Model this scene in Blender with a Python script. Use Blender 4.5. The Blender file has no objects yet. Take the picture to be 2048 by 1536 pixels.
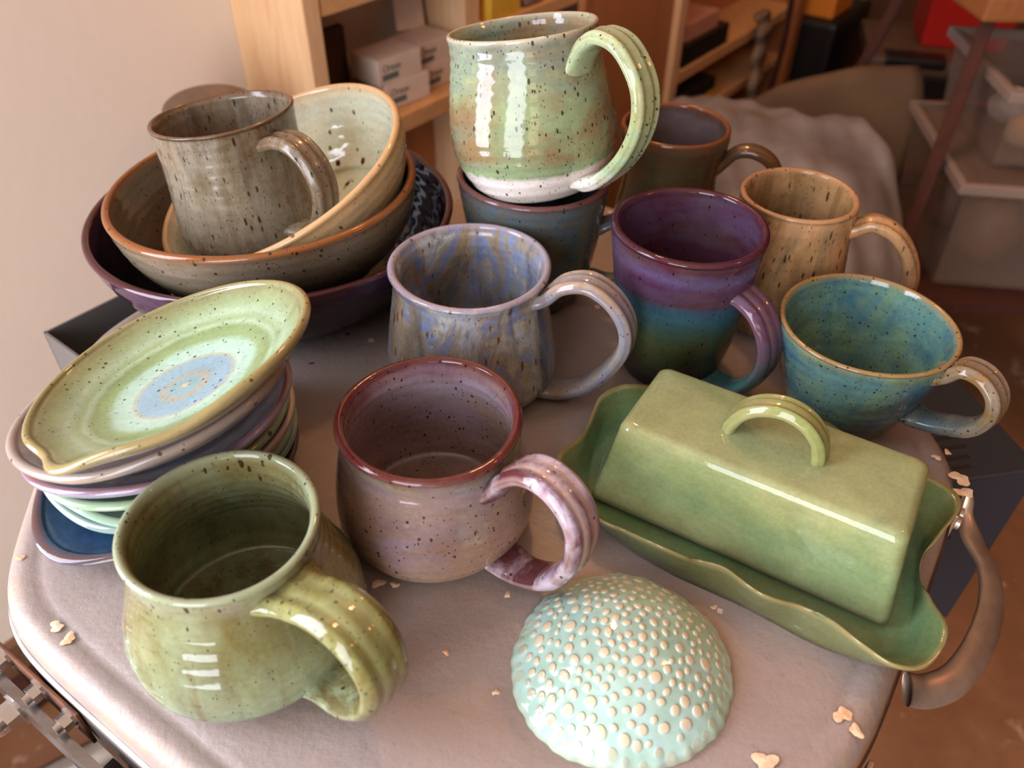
import bpy, bmesh, math, random
import numpy as np
from mathutils import Vector, Matrix
random.seed(7)
D = bpy.data; SC = bpy.context.scene; COL = SC.collection
PI = math.pi
def lin(c):
    if isinstance(c, str):
        c = c.lstrip('#'); c = [int(c[i:i+2], 16)/255 for i in (0, 2, 4)]
    return tuple((x/12.92 if x <= .04045 else ((x+.055)/1.055)**2.4) for x in c[:3]) + (1,)

# ------------------------------------------------------------------ camera
cam = D.cameras.new('camera'); co = D.objects.new('camera', cam); COL.objects.link(co)
co.location = (0, 0, .36)
pt, rl = math.radians(40.967), math.radians(.637)
fw = Vector((0, math.cos(pt), -math.sin(pt))); up = Vector((0, math.sin(pt), math.cos(pt))); rt = Vector((1, 0, 0))
c_, s_ = math.cos(rl), math.sin(rl)
X = c_*rt+s_*up; Y = c_*up-s_*rt; Z = -fw
co.matrix_world = Matrix(((X.x, Y.x, Z.x, 0), (X.y, Y.y, Z.y, 0), (X.z, Y.z, Z.z, .36), (0, 0, 0, 1)))
cam.sensor_width = 36; cam.lens = 1624.6/2048*36; cam.clip_start = .02; cam.clip_end = 50
cam.dof.use_dof = True; cam.dof.focus_distance = .44; cam.dof.aperture_fstop = 7.5
SC.camera = co

# ------------------------------------------------------------------ world, lights, exposure
w = D.worlds.new('world'); SC.world = w; w.use_nodes = True
w.node_tree.nodes['Background'].inputs[0].default_value = lin('#f0c8a4')
w.node_tree.nodes['Background'].inputs[1].default_value = .055
def area(name, loc, target, sx, sy, power, col):
    l = D.lights.new(name, 'AREA'); l.shape = 'RECTANGLE'; l.size = sx; l.size_y = sy; l.energy = power; l.color = lin(col)[:3]
    o = D.objects.new(name, l); COL.objects.link(o); o.location = loc
    o.rotation_euler = (Vector(target)-Vector(loc)).to_track_quat('-Z', 'Y').to_euler(); return o
area('window_daylight', (-1.13, -.11, .50), (-1.13+.8, -.11-.6, .50), 1.0, 1.2, 54, '#e8edff')   # window in the left wall, left of the view
area('rear_area_light', (-.78, -1.35, .45), (-.78+.35, -1.35+1, .35), .85, 1.9, 56, '#eef2ff')    # open door behind the viewer
area('rear_area_light', (.0, -1.7, .35), (0, 0, .30), .42, .6, 2.6, '#ffe9a8')  # added yellow lamp standing in for a warm-lit surface behind the viewer
def bulb(name, loc, power, r, col):
    l = D.lights.new(name, 'POINT'); l.energy = power; l.shadow_soft_size = r; l.color = lin(col)[:3]
    o = D.objects.new(name, l); COL.objects.link(o); o.location = loc; return o
bulb('ceiling_bulb', (.02, 1.10, 1.20), 13, .06, '#ffbd80')
bulb('ceiling_bulb', (1.2, .3, 1.3), 7, .06, '#ff9d55')
vs = SC.view_settings; vs.view_transform = 'Standard'; vs.look = 'None'; vs.gamma = 1; vs.exposure = .12
try: vs.use_curve_mapping = False
except Exception: pass

# ------------------------------------------------------------------ helpers
def tag(o, label=None, cat=None, group=None, kind=None):
    if label: o['label'] = label
    if cat: o['category'] = cat
    if group: o['group'] = group
    if kind: o['kind'] = kind
    return o
def empty(name, loc, label, cat, group=None, n=None, rz=0):
    o = D.objects.new(name, None); COL.objects.link(o); o.empty_display_size = .02
    q = Vector((0, 0, 1)).rotation_difference(Vector(n or (0, 0, 1)).normalized())
    o.matrix_world = Matrix.Translation(loc) @ (q.to_matrix().to_4x4()) @ Matrix.Rotation(rz, 4, 'Z')
    return tag(o, label, cat, group)
def meshobj(name, verts, faces, mat, parent=None, smooth=True, gl=None, mats=None, fm=None):
    me = D.meshes.new(name); me.from_pydata([tuple(v) for v in verts], [], faces); me.update()
    if smooth: me.polygons.foreach_set('use_smooth', [True]*len(me.polygons))
    if gl is not None:
        a = me.attributes.new('gl', 'FLOAT_COLOR', 'POINT')
        g = np.ones((len(verts), 4), np.float32); g[:, :3] = np.array(gl, np.float32); a.data.foreach_set('color', g.ravel())
    for m in (mats or [mat]): me.materials.append(m)
    if fm: me.polygons.foreach_set('material_index', fm)
    o = D.objects.new(name, me); COL.objects.link(o)
    if parent: o.parent = parent
    return o
def bm_obj(name, bm, mat, parent=None, smooth=False, bevel=0):
    if bevel:
        bmesh.ops.bevel(bm, geom=[e for e in bm.edges], offset=bevel, segments=2, affect='EDGES', profile=.6)
    bmesh.ops.recalc_face_normals(bm, faces=bm.faces[:])
    me = D.meshes.new(name); bm.to_mesh(me); bm.free()
    if smooth: me.polygons.foreach_set('use_smooth', [True]*len(me.polygons))
    me.materials.append(mat); o = D.objects.new(name, me); COL.objects.link(o)
    if parent: o.parent = parent
    return o
def add_box(bm, x0, x1, y0, y1, z0, z1, M=None):
    vs_ = [bm.verts.new(v) for v in ((x0, y0, z0), (x1, y0, z0), (x1, y1, z0), (x0, y1, z0), (x0, y0, z1), (x1, y0, z1), (x1, y1, z1), (x0, y1, z1))]
    for f in ((3, 2, 1, 0), (4, 5, 6, 7), (0, 1, 5, 4), (1, 2, 6, 5), (2, 3, 7, 6), (3, 0, 4, 7)): bm.faces.new([vs_[i] for i in f])
    if M is not None: bmesh.ops.transform(bm, matrix=M, verts=vs_)
    return vs_
def box(name, b, mat, parent=None, M=None, bevel=.0015):
    bm = bmesh.new(); add_box(bm, *b, M=M); return bm_obj(name, bm, mat, parent, bevel=bevel)
def add_cyl(bm, p0, p1, r, seg=24, r2=None):
    p0 = Vector(p0); p1 = Vector(p1); d = p1-p0
    M = Matrix.Translation((p0+p1)/2) @ d.to_track_quat('Z', 'Y').to_matrix().to_4x4()
    bmesh.ops.create_cone(bm, cap_ends=True, segments=seg, radius1=r, radius2=r if r2 is None else r2, depth=d.length, matrix=M)
def crom(P, k=8):
    P = [np.array(p, float) for p in P]; out = []
    Q = [2*P[0]-P[1]]+P+[2*P[-1]-P[-2]]
    for i in range(1, len(Q)-2):
        a, b, c, d = Q[i-1:i+3]
        for j in range(k):
            t = j/k; out.append(.5*((2*b)+(-a+c)*t+(2*a-5*b+4*c-d)*t*t+(-a+3*b-3*c+d)*t**3))
    out.append(P[-1]); return np.array(out)

# ------------------------------------------------------------------ material builder
class NT:
    def __init__(s, name):
        s.m = D.materials.new(name); s.m.use_nodes = True; s.t = s.m.node_tree; s.n = s.t.nodes; s.b = s.n['Principled BSDF']
    def new(s, ty, **kw):
        n = s.n.new(ty)
        for k, v in kw.items():
            if k.startswith('i_'):
                key = k[2:]; key = int(key) if key.isdigit() else key.replace('_', ' '); s.set(n.inputs[key], v)
            else: setattr(n, k, v)
        return n
    def set(s, inp, v):
        if hasattr(v, 'is_linked') or isinstance(v, bpy.types.NodeSocket): s.t.links.new(v, inp)
        else: inp.default_value = v
    def math(s, op, a, b=0, clamp=False):
        n = s.new('ShaderNodeMath', operation=op, use_clamp=clamp); s.set(n.inputs[0], a); s.set(n.inputs[1], b); return n.outputs[0]
    def mix(s, f, a, b):
        n = s.new('ShaderNodeMix', data_type='RGBA'); s.set(n.inputs[0], f); s.set(n.inputs[6], a); s.set(n.inputs[7], b); return n.outputs[2]
    def ramp(s, f, pts, interp='LINEAR'):
        n = s.new('ShaderNodeValToRGB'); cr = n.color_ramp; cr.interpolation = interp
        while len(cr.elements) > 1: cr.elements.remove(cr.elements[-1])
        for i, (p, c) in enumerate(pts):
            e = cr.elements[0] if i == 0 else cr.elements.new(p)
            e.position = p; e.color = lin(c) if not isinstance(c, (int, float)) else (c, c, c, 1)
        s.set(n.inputs[0], f); return n.outputs[0]
    def coord(s, sc=(1, 1, 1), which='Object', rot=(0, 0, 0)):
        tc = s.new('ShaderNodeTexCoord'); mp = s.new('ShaderNodeMapping'); mp.inputs['Scale'].default_value = sc; mp.inputs['Rotation'].default_value = rot
        s.t.links.new(tc.outputs[which], mp.inputs[0]); return mp.outputs[0]
    def noise(s, v, scale, detail=3, rough=.55, dist=0):
        n = s.new('ShaderNodeTexNoise'); s.set(n.inputs['Vector'], v)
        n.inputs['Scale'].default_value = scale; n.inputs['Detail'].default_value = detail; n.inputs['Roughness'].default_value = rough; n.inputs['Distortion'].default_value = dist
        return n.outputs[0]
    def bump(s, h, strength, dist=.001):
        n = s.new('ShaderNodeBump'); n.inputs['Strength'].default_value = strength; n.inputs['Distance'].default_value = dist; s.set(n.inputs['Height'], h); s.t.links.new(n.outputs[0], s.b.inputs['Normal'])

def simple(name, c, rough=.5, metal=0, c2=None, scale=20, stretch=(1, 1, 1), bump=0, coat=0):
    N = NT(name); v = N.coord(stretch); nz = N.noise(v, scale, 5)
    if c2: N.set(N.b.inputs['Base Color'], N.ramp(nz, [(.35, c), (.65, c2)]))
    else: N.b.inputs['Base Color'].default_value = lin(c)
    N.b.inputs['Roughness'].default_value = rough; N.b.inputs['Metallic'].default_value = metal
    if coat: N.b.inputs['Coat Weight'].default_value = coat
    if bump: N.bump(nz, bump, .002)
    return N.m

def glaze(name, outer, inner=None, rim=None, patch=None, patch2=None, streak=None, speck=None, rough=.13, hamp=.12, inp=None, seed=0, wav=.25, bumpy=.15, ring=0, metal=0, pmin=0, shmin=None, rutile=None):
    """outer/inner: [(height 0..1, colour)].  patch=(colour, scale, amount, stretch)  streak=(colour, scale, amount)  speck=(colour, scale, density, zstretch)"""
    N = NT(name)
    at = N.new('ShaderNodeAttribute', attribute_name='gl'); sp = N.new('ShaderNodeSeparateColor'); N.t.links.new(at.outputs['Color'], sp.inputs[0])
    h, ins, rm = sp.outputs
    def off(sc): 
        tc = N.new('ShaderNodeTexCoord'); mp = N.new('ShaderNodeMapping'); mp.inputs['Scale'].default_value = sc; mp.inputs['Location'].default_value = (seed*.37, seed*.11, seed*.23)
        N.t.links.new(tc.outputs['Object'], mp.inputs[0]); return mp.outputs[0]
    v = off((1, 1, 1)); vz = off((1, 1, .22)); vh = off((.35, .35, 1))
    n1 = N.noise(v, 28, 4); n1b = N.noise(vz, 120, 4, .6)
    nn = N.math('ADD', N.math('MULTIPLY', N.math('SUBTRACT', n1, .5), hamp*2), N.math('MULTIPLY', N.math('SUBTRACT', n1b, .5), hamp))
    hd = N.math('ADD', h, nn)
    c = N.ramp(hd, outer)
    ci = N.ramp(hd, inner or outer)
    c = N.mix(ins, c, ci)
    if ring:   # concentric bands
        pass
    for i, p in enumerate((patch, patch2)):
        if p:
            pv = off(p[3]) if len(p) > 3 else v
            nz = N.noise(pv, p[1], 5, .6, .6)
            lo = .44+.02*i
            f = N.ramp(nz, [(lo, 0.0), (lo+.13, 1.0)])
            if pmin: f = N.math('MULTIPLY', f, N.ramp(hd, [(pmin, 0.0), (pmin+.05, 1.0)]))
            c = N.mix(N.math('MULTIPLY', f, p[2]), c, lin(p[0]))
    if rutile:   # (amount, [(pos, colour)...], scale): flowing vertical streaks
        ru = N.noise(off((1, 1, .34)), rutile[2], 8, .68, .9)
        cr_ = N.ramp(ru, rutile[1]); c = N.mix(N.math('MULTIPLY', N.ramp(N.noise(v, 9, 2), [(.25, .5), (.6, 1.0)]), rutile[0]), c, cr_)
    # fine mottling
    fm = N.noise(v, 420, 3, .7); f2 = N.noise(vh, 160, 3, .6)
    mot = N.math('ADD', N.math('MULTIPLY', fm, .50), N.math('MULTIPLY', f2, .40)); mot = N.math('ADD', mot, N.math('MULTIPLY', N.noise(v, 16, 3), .5)); mot = N.math('ADD', mot, .33)
    mc = N.new('ShaderNodeMix', data_type='RGBA', blend_type='MULTIPLY'); mc.inputs[0].default_value = 1; N.set(mc.inputs[6], c)
    cmb = N.new('ShaderNodeCombineColor'); [N.set(cmb.inputs[k], mot) for k in range(3)]; N.set(mc.inputs[7], cmb.outputs[0]); c = mc.outputs[2]
    if streak:
        sv = off((1, 1, .13)); nz = N.noise(sv, streak[1], 4, .55, .4)
        f = N.ramp(nz, [(.54, 0.0), (.66, 1.0)]); c = N.mix(N.math('MULTIPLY', f, streak[2]), c, lin(streak[0]))
    if rim:
        f = N.math('MULTIPLY', rm, N.ramp(N.noise(v, 90, 3), [(.25, .75), (.6, 1.0)])); c = N.mix(f, c, lin(rim))
    if speck:
        zs = speck[3] if len(speck) > 3 else .5
        vv = off((1, 1, zs)); vo = N.new('ShaderNodeTexVoronoi'); N.set(vo.inputs['Vector'], vv); vo.inputs['Scale'].default_value = speck[1]*1.75; vo.inputs['Randomness'].default_value = 1
        sc = N.new('ShaderNodeSeparateColor'); N.t.links.new(vo.outputs['Color'], sc.inputs[0])
        sel = N.math('GREATER_THAN', sc.outputs[0], 1-speck[2])
        rad = N.math('MULTIPLY', N.math('MULTIPLY', sc.outputs[1], sc.outputs[1]), .24); rad = N.math('ADD', rad, .09)
        dn = N.math('ADD', vo.outputs['Distance'], N.math('MULTIPLY', N.math('SUBTRACT', N.noise(v, 900, 2), .5), .25))
        if shmin: rad = N.math('MULTIPLY', rad, N.ramp(h, [(shmin[0], shmin[2]), (shmin[1], 1.0)]))
        f = N.math('MULTIPLY', N.math('LESS_THAN', dn, rad), sel)
        c = N.mix(N.math('MULTIPLY', f, .88), c, lin(speck[0]))
        v3 = N.new('ShaderNodeTexVoronoi'); N.set(v3.inputs['Vector'], off((1, 1, .6))); v3.inputs['Scale'].default_value = 620
        s3 = N.new('ShaderNodeSeparateColor'); N.t.links.new(v3.outputs['Color'], s3.inputs[0])
        f3 = N.math('MULTIPLY', N.math('LESS_THAN', v3.outputs['Distance'], .26), N.math('GREATER_THAN', s3.outputs[0], 1-speck[2]*.22))
        c = N.mix(N.math('MULTIPLY', f3, .7), c, lin(speck[0]))
    N.set(N.b.inputs['Base Color'], c)
    N.b.inputs['Roughness'].default_value = rough; N.b.inputs['IOR'].default_value = 1.52
    N.b.inputs['Specular IOR Level'].default_value = .42
    bn = N.math('ADD', N.math('MULTIPLY', N.noise(v, 55, 2), 1.0), N.math('MULTIPLY', N.noise(v, 600, 2), .05))
    N.bump(bn, bumpy, .0022)
    return N.m

# ------------------------------------------------------------------ pottery builders
def lathe(name, prof, mat, parent, h, seg=112, rimw=.0035, wob=.0006, warp=None, ph=0.0, rings=.0001, glfun=None):
    """prof: list of (r, z, inside) from outer base centre over the lip to inner floor centre"""
    V = []; G = []; F = []
    for i, (r, z, ins) in enumerate(prof):
        for j in range(seg):
            a = 2*PI*j/seg
            rr = r + (0 if r < 1e-6 else wob*math.sin(3*a+ph+z*40)*(r/.05) + rings*math.sin(z*900+.6*math.sin(a+ph)) )
            x, y, zz = rr*math.cos(a), rr*math.sin(a), z
            if warp: x, y, zz = warp(x, y, zz, a, r, ins)
            V.append((x, y, zz))
            hh = z/h
            rimm = max(0., 1-abs(h-z)/rimw) if not glfun else 0
            G.append((hh, ins, rimm) if not glfun else glfun(r, z, ins, a))
    n = len(prof)
    for i in range(n-1):
        for j in range(seg):
            k = (j+1) % seg; F.append((i*seg+j, i*seg+k, (i+1)*seg+k, (i+1)*seg+j))
    V.append((0, 0, prof[0][1])); G.append(G[0]); V.append((0, 0, prof[-1][1]) if not warp else warp(0, 0, prof[-1][1], 0, 0, 1)); G.append(G[(n-1)*seg] if not glfun else glfun(0, prof[-1][1], 1, 0))
    for j in range(seg):
        k = (j+1) % seg; F.append((len(V)-2, k, j)); F.append((len(V)-1, (n-1)*seg+j, (n-1)*seg+k))
    return meshobj(name, V, F, mat, parent, gl=G)
def cup_profile(out, t=.0042, floor=.006, lip=None):
    """outer control points bottom -> lip; returns full profile"""
    P = crom(out, 7); h = P[-1][1]; t2 = (lip or t*.8)/2
    prof = [(P[0][0]*.93, 0.0012, 0), (P[0][0]*.97, 0, 0)]+[(p[0], p[1], 0) for p in P[:-1] if p[1] < h-t2*.9]
    R = P[-1][0]
    for k in range(0, 7):
        a = PI*k/6; prof.append((R-t2+t2*math.cos(a), h-t2+t2*math.sin(a), k/6))
    inn = [(p[0]-t, p[1], 1) for p in P[::-1] if floor+.004 < p[1] < h-t2*1.6]
    # bring top of the inner wall into the lip smoothly
    inn = [(min(r, R-2*t2+.0006+(h-z)*.5 if z > h-.006 else 9), z, i) for r, z, i in inn]
    prof += inn
    rb = inn[-1][0]
    for k in range(1, 6):
        a = k/5*PI/2; prof.append((rb-.006+.006*math.cos(a), floor+.004-.004*math.sin(a), 1))
    for f in (.7, .45, .25, .1): prof.append(((rb-.006)*f, floor, 1))
    return prof
def handle(name, ctrl, az, w, t, mat, parent, h, wall=.003, flare=1.3, ridges=3, ramp_=.0008, hug=True):
    C = crom(ctrl, 9); a = math.radians(az); er = np.array([math.cos(a), math.sin(a), 0]); et = np.array([-math.sin(a), math.cos(a), 0]); ez = np.array([0, 0, 1.])
    n = len(C); K = 36; V = []; G = []; F = []
    for i, (r, z) in enumerate(C):
        d = C[min(i+1, n-1)]-C[max(i-1, 0)]; d /= np.linalg.norm(d)+1e-12
        no = np.array([-d[1], d[0]]); s = i/(n-1)
        fl = 1+(flare-1)*(1.3*math.exp(-(s/.065)**2)+.8*math.exp(-((1-s)/.07)**2)); wd = w*fl*(1.03-.16*s); th = t*(1+.25*(fl-1)*2)*(.45+.55*min(1, s/.05))*(.6+.4*min(1, (1-s)/.04))
        for k in range(K):
            q = 2*PI*k/K; cx = math.cos(q); sx = math.sin(q)
            u = math.copysign(abs(cx)**.75, cx)*wd/2; vv = math.copysign(abs(sx)**.85, sx)*th/2
            rid = 0
            if sx > .05:
                x = u/(wd/2); rid = ramp_*math.cos(ridges*PI*x)*min(1, sx*1.5)*(1 if s < .97 else .2); vv += rid
            hg = (u*u/(2*max(r, .03)))*1.15*(math.exp(-(s/.10)**2)+math.exp(-((1-s)/.10)**2)) if hug else 0
            p = (r-hg)*er+z*ez+u*et+vv*(no[0]*er+no[1]*ez)
            V.append(p); G.append((max(0, min(1, p[2]/h)), 0, max(0, min(1, (-rid/ramp_)*.9-.1)) if sx > .05 else (.35 if abs(sx) < .25 else 0)))
    for i in range(n-1):
        for k in range(K):
            l = (k+1) % K; F.append((i*K+k, i*K+l, (i+1)*K+l, (i+1)*K+k))
    F.append(tuple(range(K))); F.append(tuple((n-1)*K+k for k in range(K))[::-1])
    return meshobj(name, V, F, mat, parent, gl=G)
def mug(loc, out, az, hp, mat, hmat, label, w=.02, t=.0085, n=None, wall=.0042, ph=0., rings=.00011, wob=.0005, warp=None, flare=1.3, ridges=3, group='handmade mugs on the kiln lid', lip=None, ramp_=.0008, name='mug'):
    e = empty(name, loc, label, 'mug', group, n)
    h = out[-1][1]
    lathe('body', cup_profile(out, wall, lip=lip), mat, e, h, ph=ph, rings=rings, wob=wob, warp=warp)
    handle('handle', hp, az, w, t, hmat or mat, e, h, flare=flare, ridges=ridges, ramp_=ramp_)
    return e

# ------------------------------------------------------------------ setting: wall, floor, shelf unit
P0 = Vector((-.67, .558, 0)); E1 = Vector((.602, .799, 0)).normalized(); N1 = Vector((E1.y, -E1.x, 0))
WM = Matrix(((E1.x, N1.x, 0, P0.x), (E1.y, N1.y, 0, P0.y), (0, 0, 1, 0), (0, 0, 0, 1)))   # (along wall, out from wall, z)
FZ = -.68
Nw = NT('painted_wall'); vw = Nw.coord((1, 1, 1)); cw = Nw.ramp(Nw.noise(vw, 1.6, 3), [(.3, '#e0d0be'), (.7, '#e8dacb')])
vo = Nw.new('ShaderNodeTexVoronoi'); Nw.set(vo.inputs['Vector'], vw); vo.inputs['Scale'].default_value = 13
scn = Nw.new('ShaderNodeSeparateColor'); Nw.t.links.new(vo.outputs['Color'], scn.inputs[0])
fsc = Nw.math('MULTIPLY', Nw.math('LESS_THAN', Nw.math('ADD', vo.outputs['Distance'], Nw.math('MULTIPLY', Nw.noise(vw, 200, 2), .08)), .11), Nw.math('GREATER_THAN', scn.outputs[0], .72))
cw = Nw.mix(Nw.math('MULTIPLY', fsc, .5), cw, lin('#a5876c')); Nw.set(Nw.b.inputs['Base Color'], cw); Nw.b.inputs['Roughness'].default_value = .75
Nw.bump(Nw.noise(vw, 60, 4), .12, .003); M_wall = Nw.m
def wood(name, c1, c2, sc=(6, 6, .6), scale=9, rough=.55):
    N = NT(name); v = N.coord(sc); n1 = N.noise(v, scale, 6, .6, 1.2); n2 = N.noise(v, scale*6, 3)
    N.set(N.b.inputs['Base Color'], N.mix(N.math('MULTIPLY', n2, .3), N.ramp(n1, [(.3, c1), (.55, c2), (.72, c1)]), lin(c1))); N.b.inputs['Roughness'].default_value = rough
    return N.m
M_pine = wood('pine_upright', '#d2a273', '#dfb98c'); M_pineh = wood('pine_shelf', '#c08f5c', '#cf9f6c', (6, .6, 6)); M_ply = wood('orange_plywood', '#a5683c', '#b5774a', (3, 3, .5), 6)
M_dwood = wood('dark_stained_wood', '#341509', '#482010', rough=.85); M_owood = wood('orange_wood', '#8a552e', '#9a6236')
Nf = NT('worn_concrete_floor'); vf = Nf.coord((1, 1, 1)); cf = Nf.ramp(Nf.noise(vf, 3, 6, .65), [(.3, '#6b482f'), (.5, '#7c5538'), (.66, '#916a4c')])
cf = Nf.mix(Nf.ramp(Nf.noise(vf, 11, 4, .6), [(.63, 0.0), (.7, .7)]), cf, lin('#b99c84')); Nf.set(Nf.b.inputs['Base Color'], cf); Nf.b.inputs['Roughness'].default_value = .5; Nf.bump(Nf.noise(vf, 40, 4), .2, .004)
def struct(name, b, mat, M=None): return tag(box(name, b, mat, M=M, bevel=0), kind='structure')
struct('floor', (-3, 4, -3, 4.2, FZ-.1, FZ), Nf.m)
struct('wall_left', (-2.6, 4.6, -.1, 0, FZ, 1.75), M_wall, WM)
struct('baseboard_left', (-2.6, .55, 0.0, .014, FZ, FZ+.085), simple('baseboard_brown', '#7d5b40', .5, c2='#6b4b33'), WM)
M_back = simple('dim_back_wall', '#6b4a36', .8, c2='#5c4030', scale=3)
struct('wall_back', (.5, 4, 3.1, 3.2, FZ, 1.75), M_back)
struct('wall_right', (2.6, 2.7, -2.4, 3.1, FZ, 1.75), M_back)
struct('ceiling', (-3, 4, -2.4, 4.2, 1.75, 1.85), simple('ceiling_paint', '#cdb79f', .8))
# plain solid wall behind the viewer; the rear lamps stand free before it
fb = bmesh.new()
# no opening is cut in it
M_front = simple('front_wall_paint', '#b99a72', .7)
add_box(fb, -2.2, 4, -2.4, -2.3, FZ, 1.75); o = bm_obj('wall_front', fb, M_front); tag(o, kind='structure')

# shelf unit: uprights and boards are one piece of furniture
shelf = empty('shelf_unit', P0+E1*.56+Vector((0, 0, FZ)), 'unpainted pine shelf unit standing against the wall behind the pots', 'shelf')
sinv = shelf.matrix_world.inverted()
def spart(name, b, mat): 
    o = box(name, b, mat, M=sinv @ WM, bevel=.002); o.parent = shelf; return o
spart('upright', (.558, .582, 0.0, .130, FZ, .75), M_pine)
spart('upright', (.862, .895, 0.0, .10, FZ, .75), M_pine)
spart('upright', (2.06, 2.10, .03, .155, FZ, .6), M_owood)
spart('upright', (1.445, 1.475, .11, .14, FZ, .6), M_pine)
spart('shelf_board', (.582, .862, .0, .128, .073, .095), M_pineh)
spart('shelf_board', (.582, .862, .0, .128, -.100, -.076), M_pineh)
spart('shelf_board', (.895, 1.445, .0, .11, -.035, -.015), M_pineh)
spart('shelf_board', (1.475, 2.06, .0, .14, -.262, -.238), M_pineh)
spart('shelf_board', (1.475, 2.06, .0, .14, -.375, -.355), M_pineh)
spart('back_panel', (.582, .862, .015, .03, FZ, -.101), M_ply)
spart('front_panel', (1.13, 1.444, .112, .127, FZ, .5), M_ply)
spart('back_panel', (1.48, 2.055, .005, .02, FZ, .2), M_ply)

def wthing(name, b, mat, label, cat, group=None, bevel=.0015, rz=0):
    """thing in wall coordinates: origin at base centre, its mesh a child called box"""
    s0, s1, q0, q1, z0, z1 = b
    c = WM @ Vector(((s0+s1)/2, (q0+q1)/2, z0))
    o = box(name, ((s0-s1)/2, (s1-s0)/2, (q0-q1)/2, (q1-q0)/2, 0, z1-z0), mat, bevel=bevel)
    o.matrix_world = Matrix.Translation(c) @ WM.to_3x3().to_4x4() @ Matrix.Rotation(rz, 4, 'Z')
    return tag(o, label, cat, group)
# cone boxes with printed labels
M_card = simple('white_card', '#d8c2ae', .7, c2='#cfb8a2', scale=30); M_ink = simple('grey_green_ink', '#5f6660', .7); M_ink2 = simple('black_ink', '#3a3a38', .7)
def text(body, size, mat, parent, M, shear=0, name='label_print'):
    cu = D.curves.new('t', 'FONT'); cu.body = body; cu.size = size; cu.extrude = .0001; cu.shear = shear; cu.offset = size*.012
    o = D.objects.new('t', cu); COL.objects.link(o); dg = bpy.context.evaluated_depsgraph_get(); me = D.meshes.new_from_object(o.evaluated_get(dg)); D.objects.remove(o)
    me.materials.clear(); me.materials.append(mat); r = D.objects.new(name, me); COL.objects.link(r); r.parent = parent; r.matrix_parent_inverse = Matrix(); r.matrix_local = M; return r
def conebox(s, q, z, label, rz=0, w=.076, d=.055, h=.029, lid=False):
    c = WM @ Vector((s, q, z))
    e = empty('cone_box', (0, 0, 0), label, 'box', 'small white card boxes of cones on the shelf')
    e.matrix_world = Matrix.Translation(c) @ WM.to_3x3().to_4x4() @ Matrix.Rotation(rz, 4, 'Z')
    box('carton', (-w/2, w/2, -d/2, d/2, 0, h), M_card, e, bevel=.0008)
    # front face looks along +q; reading direction runs along +s (seen from outside)
    FM = Matrix(((1, 0, 0, 0), (0, 0, 1, 0), (0, 1, 0, 0), (0, 0, 0, 1)))
    FM = Matrix(((1, 0, 0, -w*.42), (0, 0, 1, d/2+.0003), (0, 1, 0, h*.50), (0, 0, 0, 1)))
    FM = Matrix(((1, 0, 0), (0, 0, 1), (0, 1, 0))).to_4x4(); FM.translation = Vector((-w*.42, d/2+.0003, h*.50))
    text('Orton', .0125, M_ink, e, FM, .25)
    b = bmesh.new(); add_box(b, -w*.42, -w*.42+.028, d/2, d/2+.0003, h*.16, h*.40); bm_obj('label_band', b, M_ink, e)
    if lid:
        b = bmesh.new(); L = .05; add_box(b, -w*.36, w*.36, -.0006, .0006, 0, L); bmesh.ops.transform(b, matrix=Matrix.Translation((.012, -d/2, h)) @ Matrix.Rotation(math.radians(14), 4, 'X') @ Matrix.Rotation(math.radians(8), 4, 'Y'), verts=b.verts[:]); bm_obj('raised_flap', b, M_card, e)
    return e
conebox(.738, .078, -.0755, 'lower of the two white card boxes stacked on the shelf behind the cream colander', .10, h=.033)
conebox(.728, .075, -.0423, 'upper of the two white card boxes stacked on the shelf behind the cream colander', .06, h=.033)
conebox(.815, .068, -.0755, 'lower white card box on the shelf, partly behind the tall speckled green mug', .0, h=.031)
conebox(.806, .066, -.0443, 'white card box with a raised flap, stacked beside the tall green mug', .0, h=.031, lid=True)
conebox(.625, .095, -.0755, 'small white card box at the left end of the shelf, beside the pine upright', -.5, w=.06, h=.036)
wthing('slate_panel', (.60, .70, .02, .032, -.0755, .02), simple('dark_brown_board', '#4b3527', .7), 'dark brown board leaning at the back of the left shelf bay', 'board')
wthing('shelf_cushion', (.655, .70, .03, .075, -.0755, -.058), simple('olive_cloth', '#5b5338', .9, c2='#3c3a2a', scale=60), 'small olive cloth bundle lying on the left shelf between white boxes', 'cloth', bevel=.006)
wthing('yellow_box', (.915, .985, .06, .105, -.0148, .05), simple('yellow_card', '#e0b13a', .6, c2='#c99a2e'), 'bright yellow box on the shelf above the tall green mug', 'box')
wthing('jar', (1.0, 1.05, .06, .105, -.0148, .045), simple('grey_jar', '#8e7a6c', .3, c2='#6b5a50'), 'greyish jar standing on the shelf right of the yellow box', 'jar', bevel=.01)
wthing('red_tool', (1.062, 1.115, .06, .10, -.0148, .02), simple('dull_red', '#82372a', .5), 'dull red box on the shelf between the grey jar and the plywood panel', 'box')
wthing('black_tray', (1.50, 1.70, .02, .135, -.2378, -.195), simple('black_plastic', '#1c1714', .4), 'black tray on the middle shelf right of the plywood panel', 'tray')
wthing('pink_box', (1.52, 1.66, .03, .125, -.1945, -.16), simple('pink_card', '#c79077', .6, c2='#b98069'), 'pinkish box lying on the black tray on the middle shelf', 'box')
kb = wthing('toolbox', (1.50, 1.67, .02, .138, -.3545, -.30), simple('black_box_lid', '#211c1c', .45), 'black box with a yellow band on the lower shelf behind the brown mug', 'box')
wl = bmesh.new(); add_box(wl, -.0865, .0865, -.0605, .0605, .010, .026); bm_obj('yellow_band', wl, simple('yellow_plastic', '#d9a51e', .45), kb)
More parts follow.
